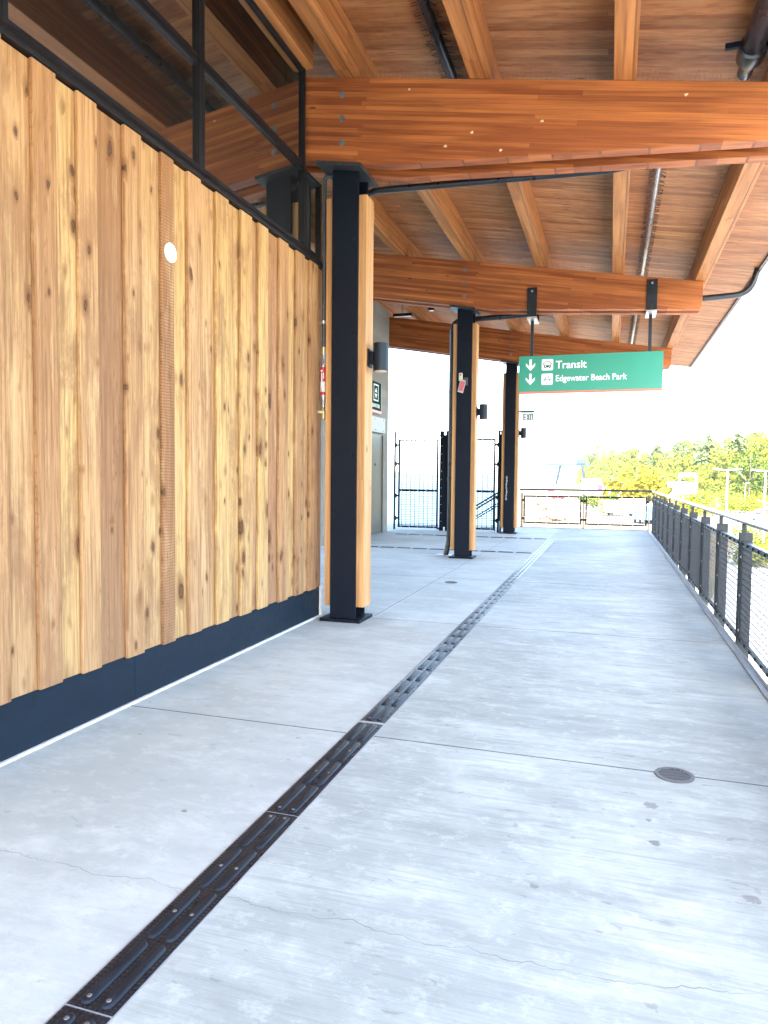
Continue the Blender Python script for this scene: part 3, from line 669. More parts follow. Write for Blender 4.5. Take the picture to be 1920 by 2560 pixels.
lamp(6.51, 'black cylinder wall lamp on the nearest column')
lamp(12.26, 'black cylinder wall lamp on the middle column')
lamp(18.17, 'black cylinder wall lamp on the farthest column, below the exit sign')
M_ROOF2 = plain('dull_white_plastic', (0.36, 0.35, 0.33), 0.6)
fa = thing('alarm_notice', 'small red and white notice with a beige strobe on the middle column', 'notice', (-2.47, 12.1, 3.0))
MB().box(-2.525, -2.465, 12.075, 12.115, 3.06, 3.195).build('strobe', plain('beige_plastic', (0.62, 0.60, 0.42), 0.5), fa, bev=0.008)
MB().cyl((-2.495, 12.073, 3.16), (-2.495, 12.07, 3.16), 0.012, 12).build('strobe_lens', M_STEEL, fa)
MB().bar((-2.515, 12.06, 2.98), (-2.43, 12.105, 2.955), 0.012, 0.22).build('notice_board', M_ROOF2, fa)
MB().bar((-2.502, 12.056, 2.975), (-2.437, 12.091, 2.955), 0.006, 0.17).build('red_face', plain('faded_red', (0.38, 0.05, 0.07), 0.5), fa)
MB().box(-2.455, -2.375, 12.108, 12.118, 2.985, 3.115).build('mounting_plate', M_PIPE, fa, bev=0.002)
ex = thing('exit_sign', 'whitish edge lit EXIT sign hung from a dark bar on the farthest column', 'sign', (-2.2, 18.2, 3.1))
MB().box(-2.237, -1.86, 18.17, 18.23, 3.06, 3.10).build('mounting_bar', M_STEEL, ex)
gq = G('frosted_acrylic'); a1 = gq.n('BsdfTransparent', {0: (0.97, 0.97, 0.97)}); a2 = gq.n('BsdfGlossy', {1: 0.05}); mx = gq.n('MixShader', {0: 0.05, 1: a1.outputs[0], 2: a2.outputs[0]}); fd = gq.n('BsdfDiffuse', {0: (0.85, 0.85, 0.84)}); ft = gq.n('BsdfTranslucent', {0: (0.85, 0.85, 0.84)}); fm = gq.n('MixShader', {0: 0.5, 1: fd.outputs[0], 2: ft.outputs[0]}); m9 = gq.n('MixShader', {0: 0.9, 1: mx.outputs[0], 2: fm.outputs[0]}); gq.t.links.new(m9.outputs[0], gq.out.inputs[0])
MB().box(-2.20, -1.885, 18.195, 18.205, 2.83, 3.058).build('acrylic_panel', gq.m, ex)
wl = MB(); y0_, y1_ = 18.189, 18.1945; zA, zB = 2.86, 3.015; k_ = 0.021
def stroke(xa, za, xb, zb_): wl.add([(xa - (k_ / 2 if za != zb_ else 0), y, za - (k_ / 2 if za == zb_ else 0)) for y in (y0_, y1_)] + [(xa + (k_ / 2 if za != zb_ else 0), y, za + (k_ / 2 if za == zb_ else 0)) for y in (y0_, y1_)] + [(xb - (k_ / 2 if za != zb_ else 0), y, zb_ - (k_ / 2 if za == zb_ else 0)) for y in (y0_, y1_)] + [(xb + (k_ / 2 if za != zb_ else 0), y, zb_ + (k_ / 2 if za == zb_ else 0)) for y in (y0_, y1_)], [(0, 2, 6, 4), (1, 5, 7, 3), (0, 1, 3, 2), (4, 6, 7, 5), (0, 4, 5, 1), (2, 3, 7, 6)])
xe = -2.125
stroke(xe, zA, xe, zB)
for zz in (zA + k_ / 2, (zA + zB) / 2, zB - k_ / 2): stroke(xe + k_ / 2 + 0.0005, zz, xe + 0.052, zz)
stroke(xe + 0.078, zA, xe + 0.134, zB); y0_, y1_ = 18.1885, 18.194; stroke(xe + 0.134, zA, xe + 0.078, zB)
stroke(xe + 0.162, zA, xe + 0.162, zB); stroke(xe + 0.215, zA, xe + 0.215, zB - k_ - 0.0005); stroke(xe + 0.183, zB - k_ / 2, xe + 0.247, zB - k_ / 2)
wl.build('lettering', plain('washed_red_lettering', (0.03, 0.010, 0.010), 0.6), ex)
MB().prism([(-2.175, 2.935), (-2.16, 2.925), (-2.16, 2.945)], 'y', 18.190, 18.194).build('arrow', plain('washed_red_arrow', (0.42, 0.2, 0.2), 0.4), ex)
ch = MB()
for i in range(13):
    z = 1.42 - i * 0.045; a = (i % 2) * math.pi / 2
    ax = Vector((math.cos(a), math.sin(a), 0)); c0 = Vector((-2.50 + 0.008 * math.sin(i), 17.985, z))
    ch.tube([c0 + ax * 0.016 * math.cos(t) + Vector((0, 0, 0.03 * math.sin(t))) for t in (2 * math.pi * k / 9 for k in range(10))], 0.005, 5)
tag(ch.build('steel_chain', M_GALV), 'loose steel chain hanging on the front of the farthest column', 'chain')
# floor drains
def drain(x, y, r, label):
    t = thing('floor_drain', label, 'drain', (x, y, 0))
    m = MB(); n = 36
    for (ra, rb) in ((r * 0.80, r),):
        for i in range(n):
            t0, t1 = 2 * math.pi * i / n, 2 * math.pi * (i + 1) / n
            q = lambda rr, tt, z: (x + rr * math.cos(tt), y + rr * math.sin(tt), z)
            m.add([q(ra, t0, .006), q(rb, t0, .006), q(rb, t1, .006), q(ra, t1, .006)], [(0, 1, 2, 3)])
            m.add([q(rb, t0, .006), q(rb, t0, .0), q(rb, t1, .0), q(rb, t1, .006)], [(0, 1, 2, 3)])
    m.build('rim', plain('worn_drain_metal', (0.11, 0.11, 0.11), 0.5, 0.3), t)
    MB().cyl((x, y, 0.001), (x, y, 0.002), r * 0.82, 30).build('pit', plain('drain_pit', (0.01, 0.01, 0.01), 0.8), t)
    g2 = MB(); k = 9
    for i in range(k):
        o = (i - (k - 1) / 2) * r * 0.18; h = math.sqrt(max(0, (r * 0.8) ** 2 - o * o))
        d = Vector((0.9, 0.44, 0)); nn = Vector((-0.44, 0.9, 0))
        c0 = Vector((x, y, 0.004)) + nn * o
        g2.bar(c0 - d * h, c0 + d * h, r * 0.075, 0.003)
    g2.build('grate', plain('drain_grate', (0.10, 0.10, 0.10), 0.5, 0.3), t)
drain(0.322, 3.566, 0.088, 'round slotted metal floor drain in the joint at the right')
drain(-2.0, 9.26, 0.085, 'round floor drain far off, left of the tactile strip')

# ---------------------------------------------------------------- ceiling lights near the elevator
dl = thing('downlight', 'short black cylinder downlight under the canopy near the middle column', 'lamp', (-3.8, 15, 5.3))
MB().cyl((-3.78, 15.1, 5.0), (-3.78, 15.1, zd(-3.78)), 0.066, 20).build('can', M_STEEL, dl, smooth=True)
MB().cyl((-3.78, 15.1, 4.995), (-3.78, 15.1, 5.003), 0.055, 20).build('lens', M_LETTER, dl)
ll = thing('linear_light', 'slim black strip light hanging under the canopy beside the concrete tower', 'lamp', (-4.4, 15, 4.95))
MB().box(-4.62, -4.20, 15.0, 15.07, 4.90, 4.96).build('housing', M_STEEL, ll)
MB().box(-4.60, -4.22, 15.01, 15.06, 4.892, 4.898).build('diffuser', M_LETTER, ll)
MB().cyl((-4.42, 15.03, 4.96), (-4.42, 15.03, zd(-4.42)), 0.006, 6).build('hanger_rod', M_STEEL, ll)

# ================================================================ hanging sign
YS = 12.15
sg = thing('hanging_sign', 'long green hanging sign reading Transit and Edgewater Beach Park under the middle girder', 'sign', (-0.385, YS + 0.03, 3.12))
SX0, SX1, SZ0, SZ1 = -1.516, 0.745, 2.815, 3.44
MB().box(SX0, SX1, YS, YS + 0.07, SZ0 + 0.036, SZ1).build('panel', M_GREEN, sg, bev=0.003)
MB().box(SX0, SX1, YS, YS + 0.07, SZ0, SZ0 + 0.0355).build('stripe', M_SALMON, sg)
def sxz(s, t): return SX0 + s * (SX1 - SX0), SZ1 - t * (SZ1 - SZ0)
yf = YS - 0.0025
for t_ in (0.245, 0.62):
    ax, az = sxz(0.085, t_ - 0.01)
    m = MB().box(ax - 0.019, ax + 0.019, yf, YS - 0.0005, az - 0.05, az + 0.09)
    m.prism([(ax, az - 0.095), (ax + 0.075, az - 0.015), (ax + 0.075, az + 0.03), (ax, az - 0.045), (ax - 0.075, az + 0.03), (ax - 0.075, az - 0.015)], 'y', yf - 0.0006, YS - 0.0005)
    m.build('arrow', M_LETTER, sg)
for k, t_ in enumerate((0.245, 0.625)):
    ix, iz = sxz(0.207, t_); h = 0.092
    ic = MB().box(ix - h, ix + h, yf, YS - 0.0005, iz - h, iz + h)
    me_o = MB()
    rr = 0.02; poly = []
    for cxx, czz, a0 in ((h - rr, h - rr, 0), (-h + rr, h - rr, 90), (-h + rr, -h + rr, 180), (h - rr, -h + rr, 270)):
        poly += [(ix + cxx + rr * math.cos(R(a0 + q)), iz + czz + rr * math.sin(R(a0 + q))) for q in (0, 30, 60, 90)]
    tile = MB().prism(poly, 'y', yf, YS - 0.0005).build('icon_tile', M_LETTER, sg)
    p = MB(); y0, y1 = yf - 0.0014, yf - 0.0004
    def fr(x0, z0, x1, z1): p.box(ix + x0, ix + x1, y0, y1, iz + z0, iz + z1)
    if k == 0:
        fr(-.048, .048, .048, .056); fr(-.056, -.045, -.048, .05); fr(.048, -.045, .056, .05); fr(-.048, -.045, .048, -.008)
        fr(-.044, -.062, -.030, -.0455); fr(.030, -.062, .044, -.0455); fr(-.038, .036, .038, .041); fr(-.072, .0, -.062, .03); fr(.062, 0, .072, .03)
    else:
        fr(-.05, .032, .05, .042); fr(-.075, -.012, .075, -.003)
        p.bar((ix - .022, y0 + .0005, iz + .032), (ix - .056, y0 + .0005, iz - .052), .010, .001, (0, 1, 0)); p.bar((ix + .022, y0 + .0005, iz + .032), (ix + .056, y0 + .0005, iz - .052), .010, .001, (0, 1, 0))
    p.build('icon', M_DGREEN, tile)
    if k == 0:
        q = MB()
        for sx_ in (-.03, .03): q.cyl((ix + sx_, y0 - .0005, iz - .026), (ix + sx_, y0, iz - .026), .009, 12)
        q.build('icon_lamps', M_LETTER, tile)
def fit(o, width):
    w = max(v.co.x for v in o.data.vertices) - min(v.co.x for v in o.data.vertices); o.scale = (width / w, 1, 1)
lx, lz = sxz(0.266, 0.35)
fit(text('lettering', 'Transit', 0.178, M_LETTER, sg, (R(90), 0, 0), (lx, yf, lz), 0.0022), 0.492)
lx, lz = sxz(0.266, 0.685)
fit(text('lettering', 'Edgewater Beach Park', 0.142, M_LETTER, sg, (R(90), 0, 0), (lx, yf, lz), 0.0012), 1.115)
for x in (-1.305, 0.545):
    MB().box(x - 0.03, x + 0.02, YS + 0.015, YS + 0.055, SZ1 + 0.001, 4.027).build('hanger_post', M_STEEL_RAIL, sg, bev=0.002)
    MB().box(x - 0.078, x + 0.078, 11.995, 12.017, 4.06, 4.53).build('hanger_bracket', M_STEEL_RAIL, sg, bev=0.002)
    MB().box(x - 0.078, x + 0.078, 11.995, 12.463, 4.028, 4.058).build('hanger_shelf', M_GALV, sg)
    MB().box(x - 0.078, x + 0.078, 12.443, 12.463, 4.06, 4.53).build('hanger_bracket', M_STEEL_RAIL, sg, bev=0.002)
    MB().cyl((x, 11.994, 4.47), (x, 11.984, 4.47), 0.018, 6).build('bolt', M_GALV, sg)

# ================================================================ concrete tower with the elevator
def block_mat():
    g = G('concrete_block'); v = g.co(); s = g.sep(v)
    uv = g.comb(g.ma('ADD', g.ma('ADD', s[1], s[0]), 50), g.ma('ADD', s[2], 20.0), 0)
    br = g.n('TexBrick', {'Vector': uv, 'Color1': (0.22, 0.21, 0.18), 'Color2': (0.27, 0.26, 0.22), 'Mortar': (0.22, 0.21, 0.19), 'Scale': 1.0, 'Mortar Size': 0.004, 'Brick Width': 0.8, 'Row Height': 0.2})
    nz = g.noise(g.sc(v, (2, 2, 0.7)), 4, 6, 0.7)
    c = g.mix(g.mr(nz, 0.35, 0.75, 0, 0.5), br.outputs[0], (0.21, 0.205, 0.185))
    return g.pbsdf(c, 0.85, bump=g.ma('SUBTRACT', nz, br.outputs[1]), bstr=0.2, bdist=0.01)
et = thing('elevator_tower', 'pale concrete block elevator tower behind the columns', 'tower', (-6.5, 15.5, 0))
MB().box(-8.6, -5.5, 13.2, 17.55, 0.002, 5.62).build('wall', block_mat(), et)
MB().box(-5.498, -5.47, 15.62, 16.96, 0.004, 2.44).box(-5.498, -5.44, 15.52, 15.618, 0.004, 2.44).box(-5.498, -5.44, 16.962, 17.03, 0.004, 2.44).build('door', M_STAIN, et, bev=0.002)
MB().box(-5.498, -5.42, 15.5, 17.04, 2.48, 2.85).build('header_panel', M_HEADER, et, bev=0.003)
for y in (15.62, 16.25, 16.9):
    for z in (2.54, 2.79): MB().cyl((-5.42, y, z), (-5.414, y, z), 0.012, 8).build('screw', M_STEEL, et)
MB().cyl((-5.47, 16.42, 1.70), (-5.462, 16.42, 1.70), 0.035, 16).build('door_lock', M_STEEL, et)
es = thing('elevator_sign', 'dark green ELEVATOR sign with a red base stripe on the concrete tower', 'sign', (-5.46, 16.45, 3.3))
MB().box(-5.498, -5.47, 16.03, 16.85, 3.02, 3.70).build('panel', M_DGREEN, es)
MB().box(-5.498, -5.47, 16.03, 16.85, 2.955, 3.019).build('stripe', M_SALMON, es)
MB().box(-5.498, -5.473, 16.852, 16.89, 2.95, 3.71).build('edge_trim', M_HEADER, es)
fit(text('lettering', 'ELEVATOR', 0.12, M_LETTER, es, (R(90), 0, R(90)), (-5.468, 16.10, 3.085), 0.002), 0.62)
m = MB()
m.box(-5.4695, -5.4665, 16.26, 16.62, 3.24, 3.27).box(-5.4695, -5.4665, 16.26, 16.62, 3.61, 3.64).box(-5.4695, -5.4665, 16.26, 16.285, 3.27, 3.61).box(-5.4695, -5.4665, 16.595, 16.62, 3.27, 3.61)
m.prism([(16.36, 3.45), (16.52, 3.45), (16.44, 3.56)], 'x', -5.4695, -5.4665).prism([(16.36, 3.41), (16.52, 3.41), (16.44, 3.30)], 'x', -5.4695, -5.4665)
m.build('icon', M_LETTER, es)

# ================================================================ mesh gates, stairs
def wire_grid(x0, x1, z0, z1, y, px, pz, w):
    m = MB(); x = x0 + px / 2
    while x < x1: m.box(x - w / 2, x + w / 2, y - w / 2, y + w / 2, z0, z1); x += px
    z = z0 + pz / 2
    while z < z1: m.box(x0, x1, y + w / 2, y + 1.5 * w, z - w / 2, z + w / 2); z += pz
    return m
def gate(x0, x1, y, label, hinge):
    t = thing('mesh_gate', label, 'gate', ((x0 + x1) / 2, y, 0), 'black mesh gates')
    f = MB()
    f.box(x0, x0 + 0.045, y - 0.02, y + 0.02, 0.06, 2.41).box(x1 - 0.045, x1, y - 0.02, y + 0.02, 0.06, 2.41)
    for z0, z1 in ((0.06, 0.105), (1.02, 1.085), (2.365, 2.41)): f.box(x0 + 0.045, x1 - 0.045, y - 0.02, y + 0.02, z0, z1)
    f.build('frame', M_STEEL, t)
    wire_grid(x0 + 0.045, x1 - 0.045, 0.105, 2.365, y, 0.12, 0.045, 0.013).build('mesh_panel', M_STEEL, t)
    for z in (0.082, 1.052, 2.388):
        for k in range(5): MB().cyl((x0 + 0.1 + k * (x1 - x0 - 0.2) / 4, y - 0.021, z), (x0 + 0.1 + k * (x1 - x0 - 0.2) / 4, y - 0.027, z), 0.012, 6).build('bolt', M_GALV, t)
    hx = x0 - 0.055 if hinge < 0 else x1 + 0.055
    for z in (0.25, 0.85, 1.7, 2.2): MB().cyl((hx, y - 0.02, z), (hx, y - 0.02, z + 0.11), 0.022, 10).box(min(hx, hx - hinge * 0.06), max(hx, hx - hinge * 0.06), y - 0.03, y - 0.012, z + 0.03, z + 0.08).build('hinge', M_STEEL, t)
    return t
gate(-5.43, -4.33, 18.28, 'wide black mesh gate beside the concrete tower', -1)
gate(-3.98, -2.83, 18.28, 'narrower black mesh gate between the middle and farthest columns', 1)
gp = thing('gate_frame', 'black steel posts and double top rail that carry the mesh gates', 'fence', (-4.1, 18.28, 0))
MB().box(-5.47, -2.66, 18.27, 18.30, 2.585, 2.61).box(-5.47, -2.66, 18.27, 18.30, 2.485, 2.515).build('top_rail', M_STEEL, gp)
for x, w in ((-5.53, 0.02), (-4.24, 0.05), (-4.08, 0.05), (-2.74, 0.025), (-2.68, 0.02)):
    MB().box(x - w, x + w, 18.25, 18.32, 0.0, 2.62).build('post', M_STEEL, gp, bev=0.002)
MB().box(-2.72, -2.69, 18.245, 18.25, 0.3, 2.5).box(-4.19, -4.13, 18.26, 18.30, 0.1, 2.5).build('latch_plate', M_STEEL, gp)
for k in range(11): MB().cyl((-4.24, 18.249, 0.25 + k * 0.22), (-4.24, 18.243, 0.25 + k * 0.22), 0.012, 6).build('bolt', M_GALV, gp)
ss = thing('exit_stairs', 'black steel stairs going down to the left behind the mesh gates', 'stairs', (-3, 19.3, 0))
for y in (18.75, 19.95):
    MB().prism([(-2.8, -0.02), (-2.8, -0.32), (-7.5, -3.24), (-7.5, -2.94)], 'y', y - 0.03, y + 0.03).build('stringer', M_STEEL, ss)
    MB().tube([(-2.5, y, 1.0), (-2.85, y, 1.0), (-7.5, y, -1.9)], 0.024, 10).tube([(-2.5, y, 0.72), (-2.85, y, 0.72), (-7.5, y, -2.18)], 0.016, 8).build('handrail', M_STEEL, ss, smooth=True)
    for k in range(5): MB().cyl((-2.9 - k * 1.1, y, -0.2 - k * 0.683), (-2.9 - k * 1.1, y, 0.97 - k * 0.683), 0.018, 8).build('baluster', M_STEEL, ss)
m = MB()
for k in range(16): m.box(-3.1 - k * 0.29, -2.8 - k * 0.29, 18.781, 19.919, -0.20 - k * 0.18, -0.16 - k * 0.18)
m.build('treads', M_STEEL, ss)

# ================================================================ railings
rr_ = thing('walkway_railing', 'long black railing with square wire mesh panels along the right side of the walkway', 'railing', (1.1, 4, 0))
PY = [4.02 + 1.337 * k for k in range(-2, 13)]
m = MB().tube([(1.095, 1.2, 1.045), (1.095, 20.66, 1.075)], 0.026, 16)
m.build('handrail', plain('satin_grey_handrail', (0.10, 0.105, 0.11), 0.28, 0.6), rr_, smooth=True)
MB().prism([(0.985, 0.0005), (1.0385, 0.0005), (1.0385, 0.03), (1.030, 0.03), (1.030, 0.010), (0.985, 0.010)], 'y', 1.2, 20.66).build('kick_angle', plain('scuffed_grey_angle', (0.30, 0.31, 0.32), 0.4, 0.5), rr_)
post_me = mesh_me = None
P0 = None
def wire_panel(y0, y1, z0, z1, x, p, w):
    m = MB(); y = y0 + p / 2
    while y < y1: m.box(x - w / 2, x + w / 2, y - w / 2, y + w / 2, z0, z1); y += p
    z = z0 + p / 2
    while z < z1: m.box(x + w / 2, x + 1.4 * w, y0, y1, z - w / 2, z + w / 2); z += p
    return m
for k, y in enumerate(PY):
    if k == 0:
        P0 = MB().box(1.058, 1.160, y - 0.028, y - 0.016, -0.22, 0.955).box(1.058, 1.160, y + 0.016, y + 0.028, -0.22, 0.955).box(1.068, 1.150, y - 0.0155, y + 0.0155, -0.20, 0.94).build('post', M_STEEL_RAIL, rr_, bev=0.002)
        P1 = MB().box(1.078, 1.112, y - 0.0155, y + 0.0155, 0.941, 1.03).build('rail_stem', M_STEEL_RAIL, P0)
        for z in (0.12, 0.42, 0.75): MB().cyl((1.075, y - 0.028, z), (1.075, y - 0.036, z), 0.011, 8).build('bolt', M_GALV, P0)
    else: dup(P0, loc=P0.location + Vector((0, y - PY[0], 0)), parent=rr_)
for k in range(len(PY) - 1):
    a, b = PY[k] + 0.045, PY[k + 1] - 0.045
    if k == 0:
        f = MB().box(1.072, 1.080, a, b, 0.845, 0.885).box(1.080, 1.112, a, b, 0.877, 0.885).box(1.072, 1.080, a, b, 0.03, 0.07).box(1.080, 1.112, a, b, 0.03, 0.038)
        f.box(1.072, 1.080, a, a + 0.04, 0.0705, 0.8445).box(1.072, 1.080, b - 0.04, b, 0.0705, 0.8445)
        F0 = f.build('panel_frame', M_STEEL_RAIL, rr_)
        W0 = wire_panel(a + 0.01, b - 0.01, 0.045, 0.87, 1.084, 0.050, 0.0050).build('wire_mesh', black_steel('mesh_wire_steel', (0.02, 0.024, 0.03), 0.4), F0)
        for j in range(6):
            yy = a + 0.06 + j * (b - a - 0.12) / 5
            for zz in (0.865, 0.05): MB().cyl((1.072, yy, zz), (1.062, yy, zz), 0.013, 6).build('bolt', M_STEEL, F0)
    else: dup(F0, loc=F0.location + Vector((0, PY[k] - PY[0], 0)), parent=rr_)
er = thing('end_railing', 'black railing with two wide wire mesh panels across the far end of the walkway', 'railing', (-0.7, 20.7, 0))
MB().tube([(-2.5, 20.7, 1.085), (1.11, 20.7, 1.085)], 0.026, 14).build('handrail', M_STEEL_RAIL, er, smooth=True)
MB().box(-2.5, 1.04, 20.64, 20.70, 0.0005, 0.012).build('kick_angle', M_STEEL, er)
for x in (-2.43, -0.712, 1.01):
    MB().box(x - 0.035, x - 0.022, 20.73, 20.80, -0.2, 0.98).box(x + 0.022, x + 0.035, 20.73, 20.80, -0.2, 0.98).box(x - 0.012, x + 0.012, 20.74, 20.77, -0.2, 1.06).build('post', M_STEEL_RAIL, er)
for a, b in ((-2.375, -0.765), (-0.66, 0.965)):
    f = MB().box(a, b, 20.69, 20.70, 0.875, 0.918).box(a, b, 20.69, 20.70, 0.108, 0.15).box(a, a + 0.042, 20.69, 20.70, 0.1505, 0.8745).box(b - 0.042, b, 20.69, 20.70, 0.1505, 0.8745).build('panel_frame', M_STEEL, er)
    wire_grid(a + 0.02, b - 0.02, 0.13, 0.90, 20.705, 0.085, 0.055, 0.008).build('wire_mesh', M_STEEL, f)
    for j in range(6):
        xx = a + 0.05 + j * (b - a - 0.1) / 5
        for zz in (0.897, 0.129): MB().cyl((xx, 20.689, zz), (xx, 20.682, zz), 0.012, 6).build('bolt', M_GALV, f)
    for z in (0.3, 0.5, 0.7):
        for xx in (a + 0.021, b - 0.021): MB().cyl((xx, 20.689, z), (xx, 20.682, z), 0.011, 6).build('bolt', M_GALV, f)
    for xx in (a - 0.02, b + 0.02):
        for z in (0.25, 0.78): MB().box(xx - 0.02, xx + 0.02, 20.68, 20.72, z - 0.03, z + 0.03).build('panel_clip', M_STEEL, er)

# ================================================================ tactile plates
def stadium(x0, x1, y0, y1, n=5):
    r = (x1 - x0) / 2; cx = (x0 + x1) / 2
    return [(cx + r * math.cos(t), y1 - r + r * math.sin(t)) for t in (math.pi * i / n for i in range(n + 1))] + [(cx + r * math.cos(t), y0 + r + r * math.sin(t)) for t in (math.pi + math.pi * i / n for i in range(n + 1))]
M_SCREW = plain('dull_screw', (0.22, 0.22, 0.23), 0.4, 0.6)
PITCH = 1.144; X0 = -1.336; PW = 0.145
def plate(y0, label):
    t = thing('tactile_plate', label, 'tactile plate', (X0, y0, 0), 'black tactile plates of the long guide strip')
    MB().box(X0, X0 + PW, y0 + 0.003, y0 + PITCH - 0.003, 0.0, 0.0045).build('plate', M_PLATE, t, bev=0.002)
    MB().box(X0 - 0.006, X0 - 0.001, y0, y0 + PITCH, 0.0, 0.0022).box(X0 + PW + 0.001, X0 + PW + 0.007, y0, y0 + PITCH, 0.0, 0.0022).box(X0, X0 + PW, y0 - 0.003, y0 + 0.0025, 0.0, 0.003).build('adhesive_edge', plain('grey_adhesive', (0.30, 0.31, 0.32), 0.7) if y0 < 0.4 else bpy.data.materials['grey_adhesive'], t)
    for j in range(4):
        for bx in (0.028, 0.090):
            a = y0 + 0.018 + j * 0.281; b = a + 0.257
            m = MB(); w = 0.031
            lo = stadium(X0 + bx - 0.004, X0 + bx + w + 0.004, a - 0.004, b + 0.004); hi = stadium(X0 + bx, X0 + bx + w, a, b); n = len(lo)
            tp = stadium(X0 + bx + 0.003, X0 + bx + w - 0.003, a + 0.003, b - 0.003)
            m.add([(x, y, 0.0044) for x, y in lo] + [(x, y, 0.0095) for x, y in hi] + [(x, y, 0.0108) for x, y in tp],
                  [(i, (i + 1) % n, n + (i + 1) % n, n + i) for i in range(n)] + [(n + i, n + (i + 1) % n, 2 * n + (i + 1) % n, 2 * n + i) for i in range(n)] + [tuple(range(2 * n, 3 * n))])
            br = m.build('raised_bar', M_BAR, t, smooth=True)
            sy = {0: a + 0.02, 1: (a + b) / 2, 2: (a + b) / 2, 3: b - 0.02}[j]
            MB().cyl((X0 + bx + w / 2, sy, 0.0105), (X0 + bx + w / 2, sy, 0.0122), 0.0075, 12, 0.006).build('screw', M_SCREW, br, smooth=True)
    return t
ORD = ['first', 'second', 'third', 'fourth', 'fifth', 'sixth', 'seventh', 'eighth', 'ninth', 'tenth', 'eleventh', 'twelfth', 'thirteenth', 'fourteenth', 'fifteenth']
base = plate(0.326, 'black tactile plate cut off by the bottom edge of the photo')
for k in range(1, 14):
    lb = ('nearest whole black tactile plate with screwed raised bars' if k == 1 else 'black tactile plate of the guide strip, %s beyond the nearest whole one' % ORD[k - 2]) if k < 13 else 'last black tactile plate of the guide strip, at its far end'
    dup(base, loc=(X0, 0.326 + PITCH * k + (0.028 if k > 2 else 0), 0), label=lb)
def tile(x, y, label, grp):
    t = thing('tactile_tile', label, 'tactile tile', (x, y, 0), grp)
    MB().box(x, x + 0.305, y - 0.07, y + 0.07, 0, 0.0045).build('plate', M_PLATE, t)
    m = MB()
    for dy in (-0.035, 0.02): m.box(x + 0.02, x + 0.285, y + dy, y + dy + 0.03, 0.0046, 0.0105)
    m.build('raised_bars', M_BAR, t, bev=0.002)
    return t
for yy, nm in ((13.46, 'nearer'), (16.73, 'farther')):
    for k in range(11):
        tile(-1.68 - k * 0.335, yy, 'dark tactile tile in the %s cross row, %s counted from the long guide strip' % (nm, ORD[k]), 'tactile tiles of the %s cross row' % nm)

# ================================================================ beyond the walkway
def leafcloud(mb, c, rad, n, size, rnd, tone=(0, 1), flat=0.75, shell=0.55):
    """leaf-sized faces scattered through clumps of a crown"""
    for i in range(n):
        while True:
            d = Vector((rnd.gauss(0, 1), rnd.gauss(0, 1), rnd.gauss(0, 1)))
            if d.length > 0.01: break
        d.normalize(); r_ = shell + (1.05 - shell) * rnd.random() ** 0.6
        p = Vector(c) + Vector((d.x * rad[0], d.y * rad[1], d.z * rad[2])) * r_
        nrm = (d * 0.8 + Vector((rnd.gauss(0, 1), rnd.gauss(0, 1), rnd.gauss(0, 1) + 0.4)) * 0.6).normalized()
        a = nrm.orthogonal().normalized(); a.rotate(__import__('mathutils').Quaternion(nrm, rnd.uniform(0, 6.28))); b = nrm.cross(a)
        s = size * rnd.uniform(0.5, 1.25)
        mb.cur = (tone[0] + (tone[1] - tone[0]) * rnd.random(), 0, 0)
        mb.add([p - a * s, p - b * s * 0.62 + nrm * s * 0.1, p + a * s, p + b * s * 0.62 + nrm * s * 0.12], [(0, 1, 2, 3)])
def broad_crown(mb, base, h, w, rnd, n=320, size=0.55, low=0.25):
    k = rnd.randint(6, 9)
    for i in range(k):
        t = rnd.random(); a = rnd.uniform(0, 6.28); rr2 = w * 0.5 * rnd.uniform(0.25, 0.75) * (1.0 - 0.55 * t)
        c = (base[0] + math.cos(a) * rr2, base[1] + math.sin(a) * rr2, base[2] + h * (low + (0.93 - low) * t) - w * 0.12)
        s = w * rnd.uniform(0.20, 0.32)
        t0 = rnd.random() * 0.7
        leafcloud(mb, c, (s, s, s * 0.78), n // k, size, rnd, (t0, min(1, t0 + 0.4)))
def conifer_crown(mb, base, h, w, rnd, layers=17, low=0.18, thin=1.0):
    for L in range(layers):
        t = L / (layers - 1); z = base[2] + h * (low + (1 - low) * t); rad = w * 0.5 * ((1 - t) ** 0.8) * rnd.uniform(0.75, 1.15) + 0.12
        nb = max(4, int((10 - 5 * t) * thin)); a0 = rnd.uniform(0, 6.28)
        for j in range(nb):
            a = a0 + 6.283 * j / nb + rnd.uniform(-0.25, 0.25); ln = rad * rnd.uniform(0.6, 1.2)
            d = Vector((math.cos(a), math.sin(a), -0.22 - 0.25 * (1 - t))); s_ = Vector((-math.sin(a), math.cos(a), 0))
            p0 = Vector((base[0], base[1], z)); t0 = rnd.random() * 0.6
            for q in range(4):
                f0, f1 = 0.12 + q * 0.22, 0.40 + q * 0.22; wd = ln * 0.20 * (1.15 - 0.22 * q)
                mb.cur = (min(1, t0 + rnd.random() * 0.4), 0, 0)
                u = Vector((0, 0, rnd.uniform(-0.1, 0.12) * ln))
                mb.add([p0 + d * ln * f0 + u, p0 + d * ln * (f0 + f1) / 2 + s_ * wd - Vector((0, 0, wd * 0.5)) + u, p0 + d * ln * f1, p0 + d * ln * (f0 + f1) / 2 - s_ * wd - Vector((0, 0, wd * 0.5)) + u], [(0, 1, 2, 3)])
M_LEAF = foliage('bright_broadleaf', (0.12, 0.15, 0.020), (0.25, 0.25, 0.034), 0.3)
M_LEAF2 = foliage('green_broadleaf', (0.055, 0.095, 0.020), (0.12, 0.155, 0.028))
M_ORANGE = foliage('yellow_orange_broadleaf', (0.22, 0.155, 0.014), (0.15, 0.155, 0.014), 0.3)
M_CON = foliage('dark_conifer_needles', (0.06, 0.09, 0.034), (0.12, 0.15, 0.048), 0.1)
